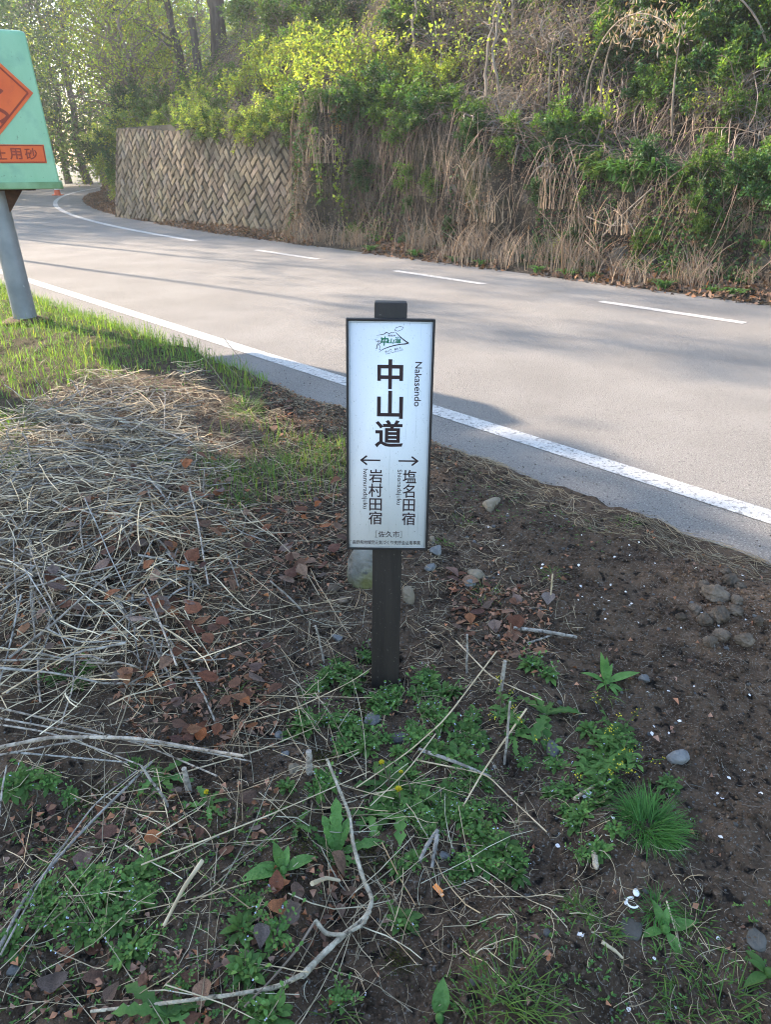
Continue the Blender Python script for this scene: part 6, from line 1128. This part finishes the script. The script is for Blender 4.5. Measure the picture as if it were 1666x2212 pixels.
# ------------------------------------------------------------------ labels of the repeats: each named by what stands next to it
bpy.context.view_layer.update()
LM = []
def centre(o):
    L = [c for c in ([o] + list(o.children_recursive)) if c.type == 'MESH']
    if not L: return np.array(o.matrix_world.translation)
    b = np.array([(c.matrix_world @ Vector(k))[:] for c in L for k in c.bound_box]); return (b.min(0) + b.max(0)) / 2
for o in list(SC.objects):
    if o.parent is None and o.get('label') and o.type in ('MESH', 'EMPTY'):
        LM.append((o, centre(o)))
SHORT = {'trail_marker': 'the trail marker post', 'boulder': 'the mossy boulder', 'grit_box': 'the grit box pole', 'plastic_scrap': 'the orange plastic scrap', 'plastic_clip': 'the white plastic clip', 'peanut_shell': 'the peanut shell', 'dead_stump': 'the leaning dead trunk', 'fallen_pole': 'the fallen pole', 'evergreen_bush': 'the dark evergreen bush'}
NAMED = [('the squarish tan stone', 880, 1300), ('the smooth pale oval stone', 943, 1192), ('the small flat grey stone', 730, 1380), ('the rounded slate-grey stone', 805, 1560), ('the dark angular stone on the path', 1466, 1642), ('the speckled wedge stone', 1195, 1624), ('the white quartz stone', 636, 1664), ('the large pale rock near the road', 1062, 1092), ('the broken hollow stump', 408, 1712), ('the thick splintered stub', 1082, 1492), ('the whitish stick', 1180, 1376), ('the fine dome-shaped grass tuft', 1400, 1790), ('the open yellow dandelion', 865, 1745), ('the bright toothed plant', 727, 1850), ('the smaller rounded-leaf plant', 612, 1885), ('the oblong-leaved plant', 1310, 1478), ('the small pointed-leaf plant', 1437, 2012), ('the orange plastic scrap', 946, 1930), ('the white plastic clip', 1366, 1945), ('the peanut shell', 1285, 1865), ('the mossy boulder', 800, 1272), ('the foot of the marker post', 835, 1480), ('the pale split stick', 400, 1940), ('the thickest grey stalk', 300, 1640), ('the bright dark green tuft', 535, 885), ('the steep pale stub on the heap', 188, 880), ('the pile of tan clods', 1560, 1310), ('the wide pale tuft at the bottom', 1090, 2165), ('the spreading tuft at the bottom', 1545, 2180), ('the curl of the winding stem', 800, 1965), ('the yellow-flowered weed', 1290, 1650), ('the blue-green blades', 510, 1500), ('the tuft in the straw heap', 470, 1010), ('the light stone by the photo edge', 30, 2098), ('the long slanting grey stalk', 120, 1880)]
NM = [(n, G(x, y)) for n, x, y in NAMED]
NMB = [(n, bank_pt(*bank_at(x, y))) for n, x, y in [('the leaning dead trunk', 432, 172), ('the near end of the block wall', 615, 300), ('the far end of the block wall', 285, 290), ('the fallen pole', 1370, 470), ('the bright strap-leaved clumps', 1390, 390), ('the tangle of bare branches', 1110, 265), ('the cane with withered leaves', 1262, 262), ('the long lime ivy runner', 740, 300), ('the pale slender sapling', 868, 160), ('the middle of the block wall', 450, 290), ('the grey rock under the shrubs', 860, 380), ('the sapling with lime shoots', 1035, 235), ('the bare grey sapling', 1505, 180)]]
NMB += [('the farthest road dash', np.array([*NS(9.7, 12.0), .1])), ('the middle road dash', np.array([*NS(9.7, 8.0), .1])), ('the nearest road dash', np.array([*NS(9.7, 4.3), .1])), ('the near foot of the block wall', np.array([*NS(9.8, 14.6), .2]))]
ORD2 = 'first second third fourth fifth sixth seventh eighth ninth tenth eleventh twelfth thirteenth fourteenth fifteenth sixteenth seventeenth eighteenth nineteenth twentieth twenty-first twenty-second twenty-third twenty-fourth twenty-fifth twenty-sixth twenty-seventh twenty-eighth twenty-ninth thirtieth thirty-first thirty-second thirty-third thirty-fourth thirty-fifth'.split()
ORD = ['', 'second ', 'third ', 'fourth ', 'fifth ', 'sixth ', 'seventh ', 'eighth ', 'ninth ', 'tenth ']
for grp, items in ITEMS.items():
    far = any(w in grp for w in ('bank', 'wood', 'bench', 'near side', 'bushes')); lms = NMB if far else NM
    rows = {}
    for (o, look, cat) in items:
        o['category'] = cat; c = centre(o); x, y = pix(c); d = [np.linalg.norm(c - p) for _, p in lms]; j = int(np.argmin(d)); lx, ly = pix(lms[j][1]); dx, dy = float(x - lx), float(y - ly)
        side = ('right of' if dx > 0 else 'left of') if abs(dx) > abs(dy) else (('below' if dy > 0 else 'above') if far else ('in front of' if dy > 0 else 'beyond'))
        rows.setdefault((look, j, side), []).append((d[j], o))
    for (look, j, side), L in rows.items():
        L.sort(key=lambda q: q[0])
        for i, (dd, o) in enumerate(L):
            o['label'] = look + (', ' + ORD2[min(i, 34)] if len(L) > 1 else '') + ' ' + side + ' ' + lms[j][0]
r_ = [o for o in SC.objects if o.get('group') == 'roadside trees on the near side']
for i, o in enumerate(r_): o['label'] = 'tall leafy roadside tree on the near side, ' + ORD[i] + 'one counted from the camera'
r_ = [o for o in SC.objects if o.get('group') in ('trees of the wood beyond the bend', 'bushes under the wood beyond the bend')]
r_.sort(key=lambda o: o.location.x / max(o.location.y, .1))
for nm in ('tree', 'bush'):
    for i, o in enumerate([q for q in r_ if q['category'] == nm]):
        lk = [l for (q, l, c) in ITEMS[o['group']] if q == o][0]; o['label'] = lk + ', ' + ((['', 'twenty-', 'thirty-', 'forty-', 'fifty-'][i // 10 - 1 if i >= 20 else 0] + ['first', 'second', 'third', 'fourth', 'fifth', 'sixth', 'seventh', 'eighth', 'ninth', 'tenth', 'eleventh', 'twelfth', 'thirteenth', 'fourteenth', 'fifteenth', 'sixteenth', 'seventeenth', 'eighteenth', 'nineteenth', 'twentieth'][i if i < 20 else i % 10])) + ' in from the edge'
for o in list(SC.objects):
    if o.type == 'EMPTY' and o.parent is None and not o.children: bpy.data.objects.remove(o)
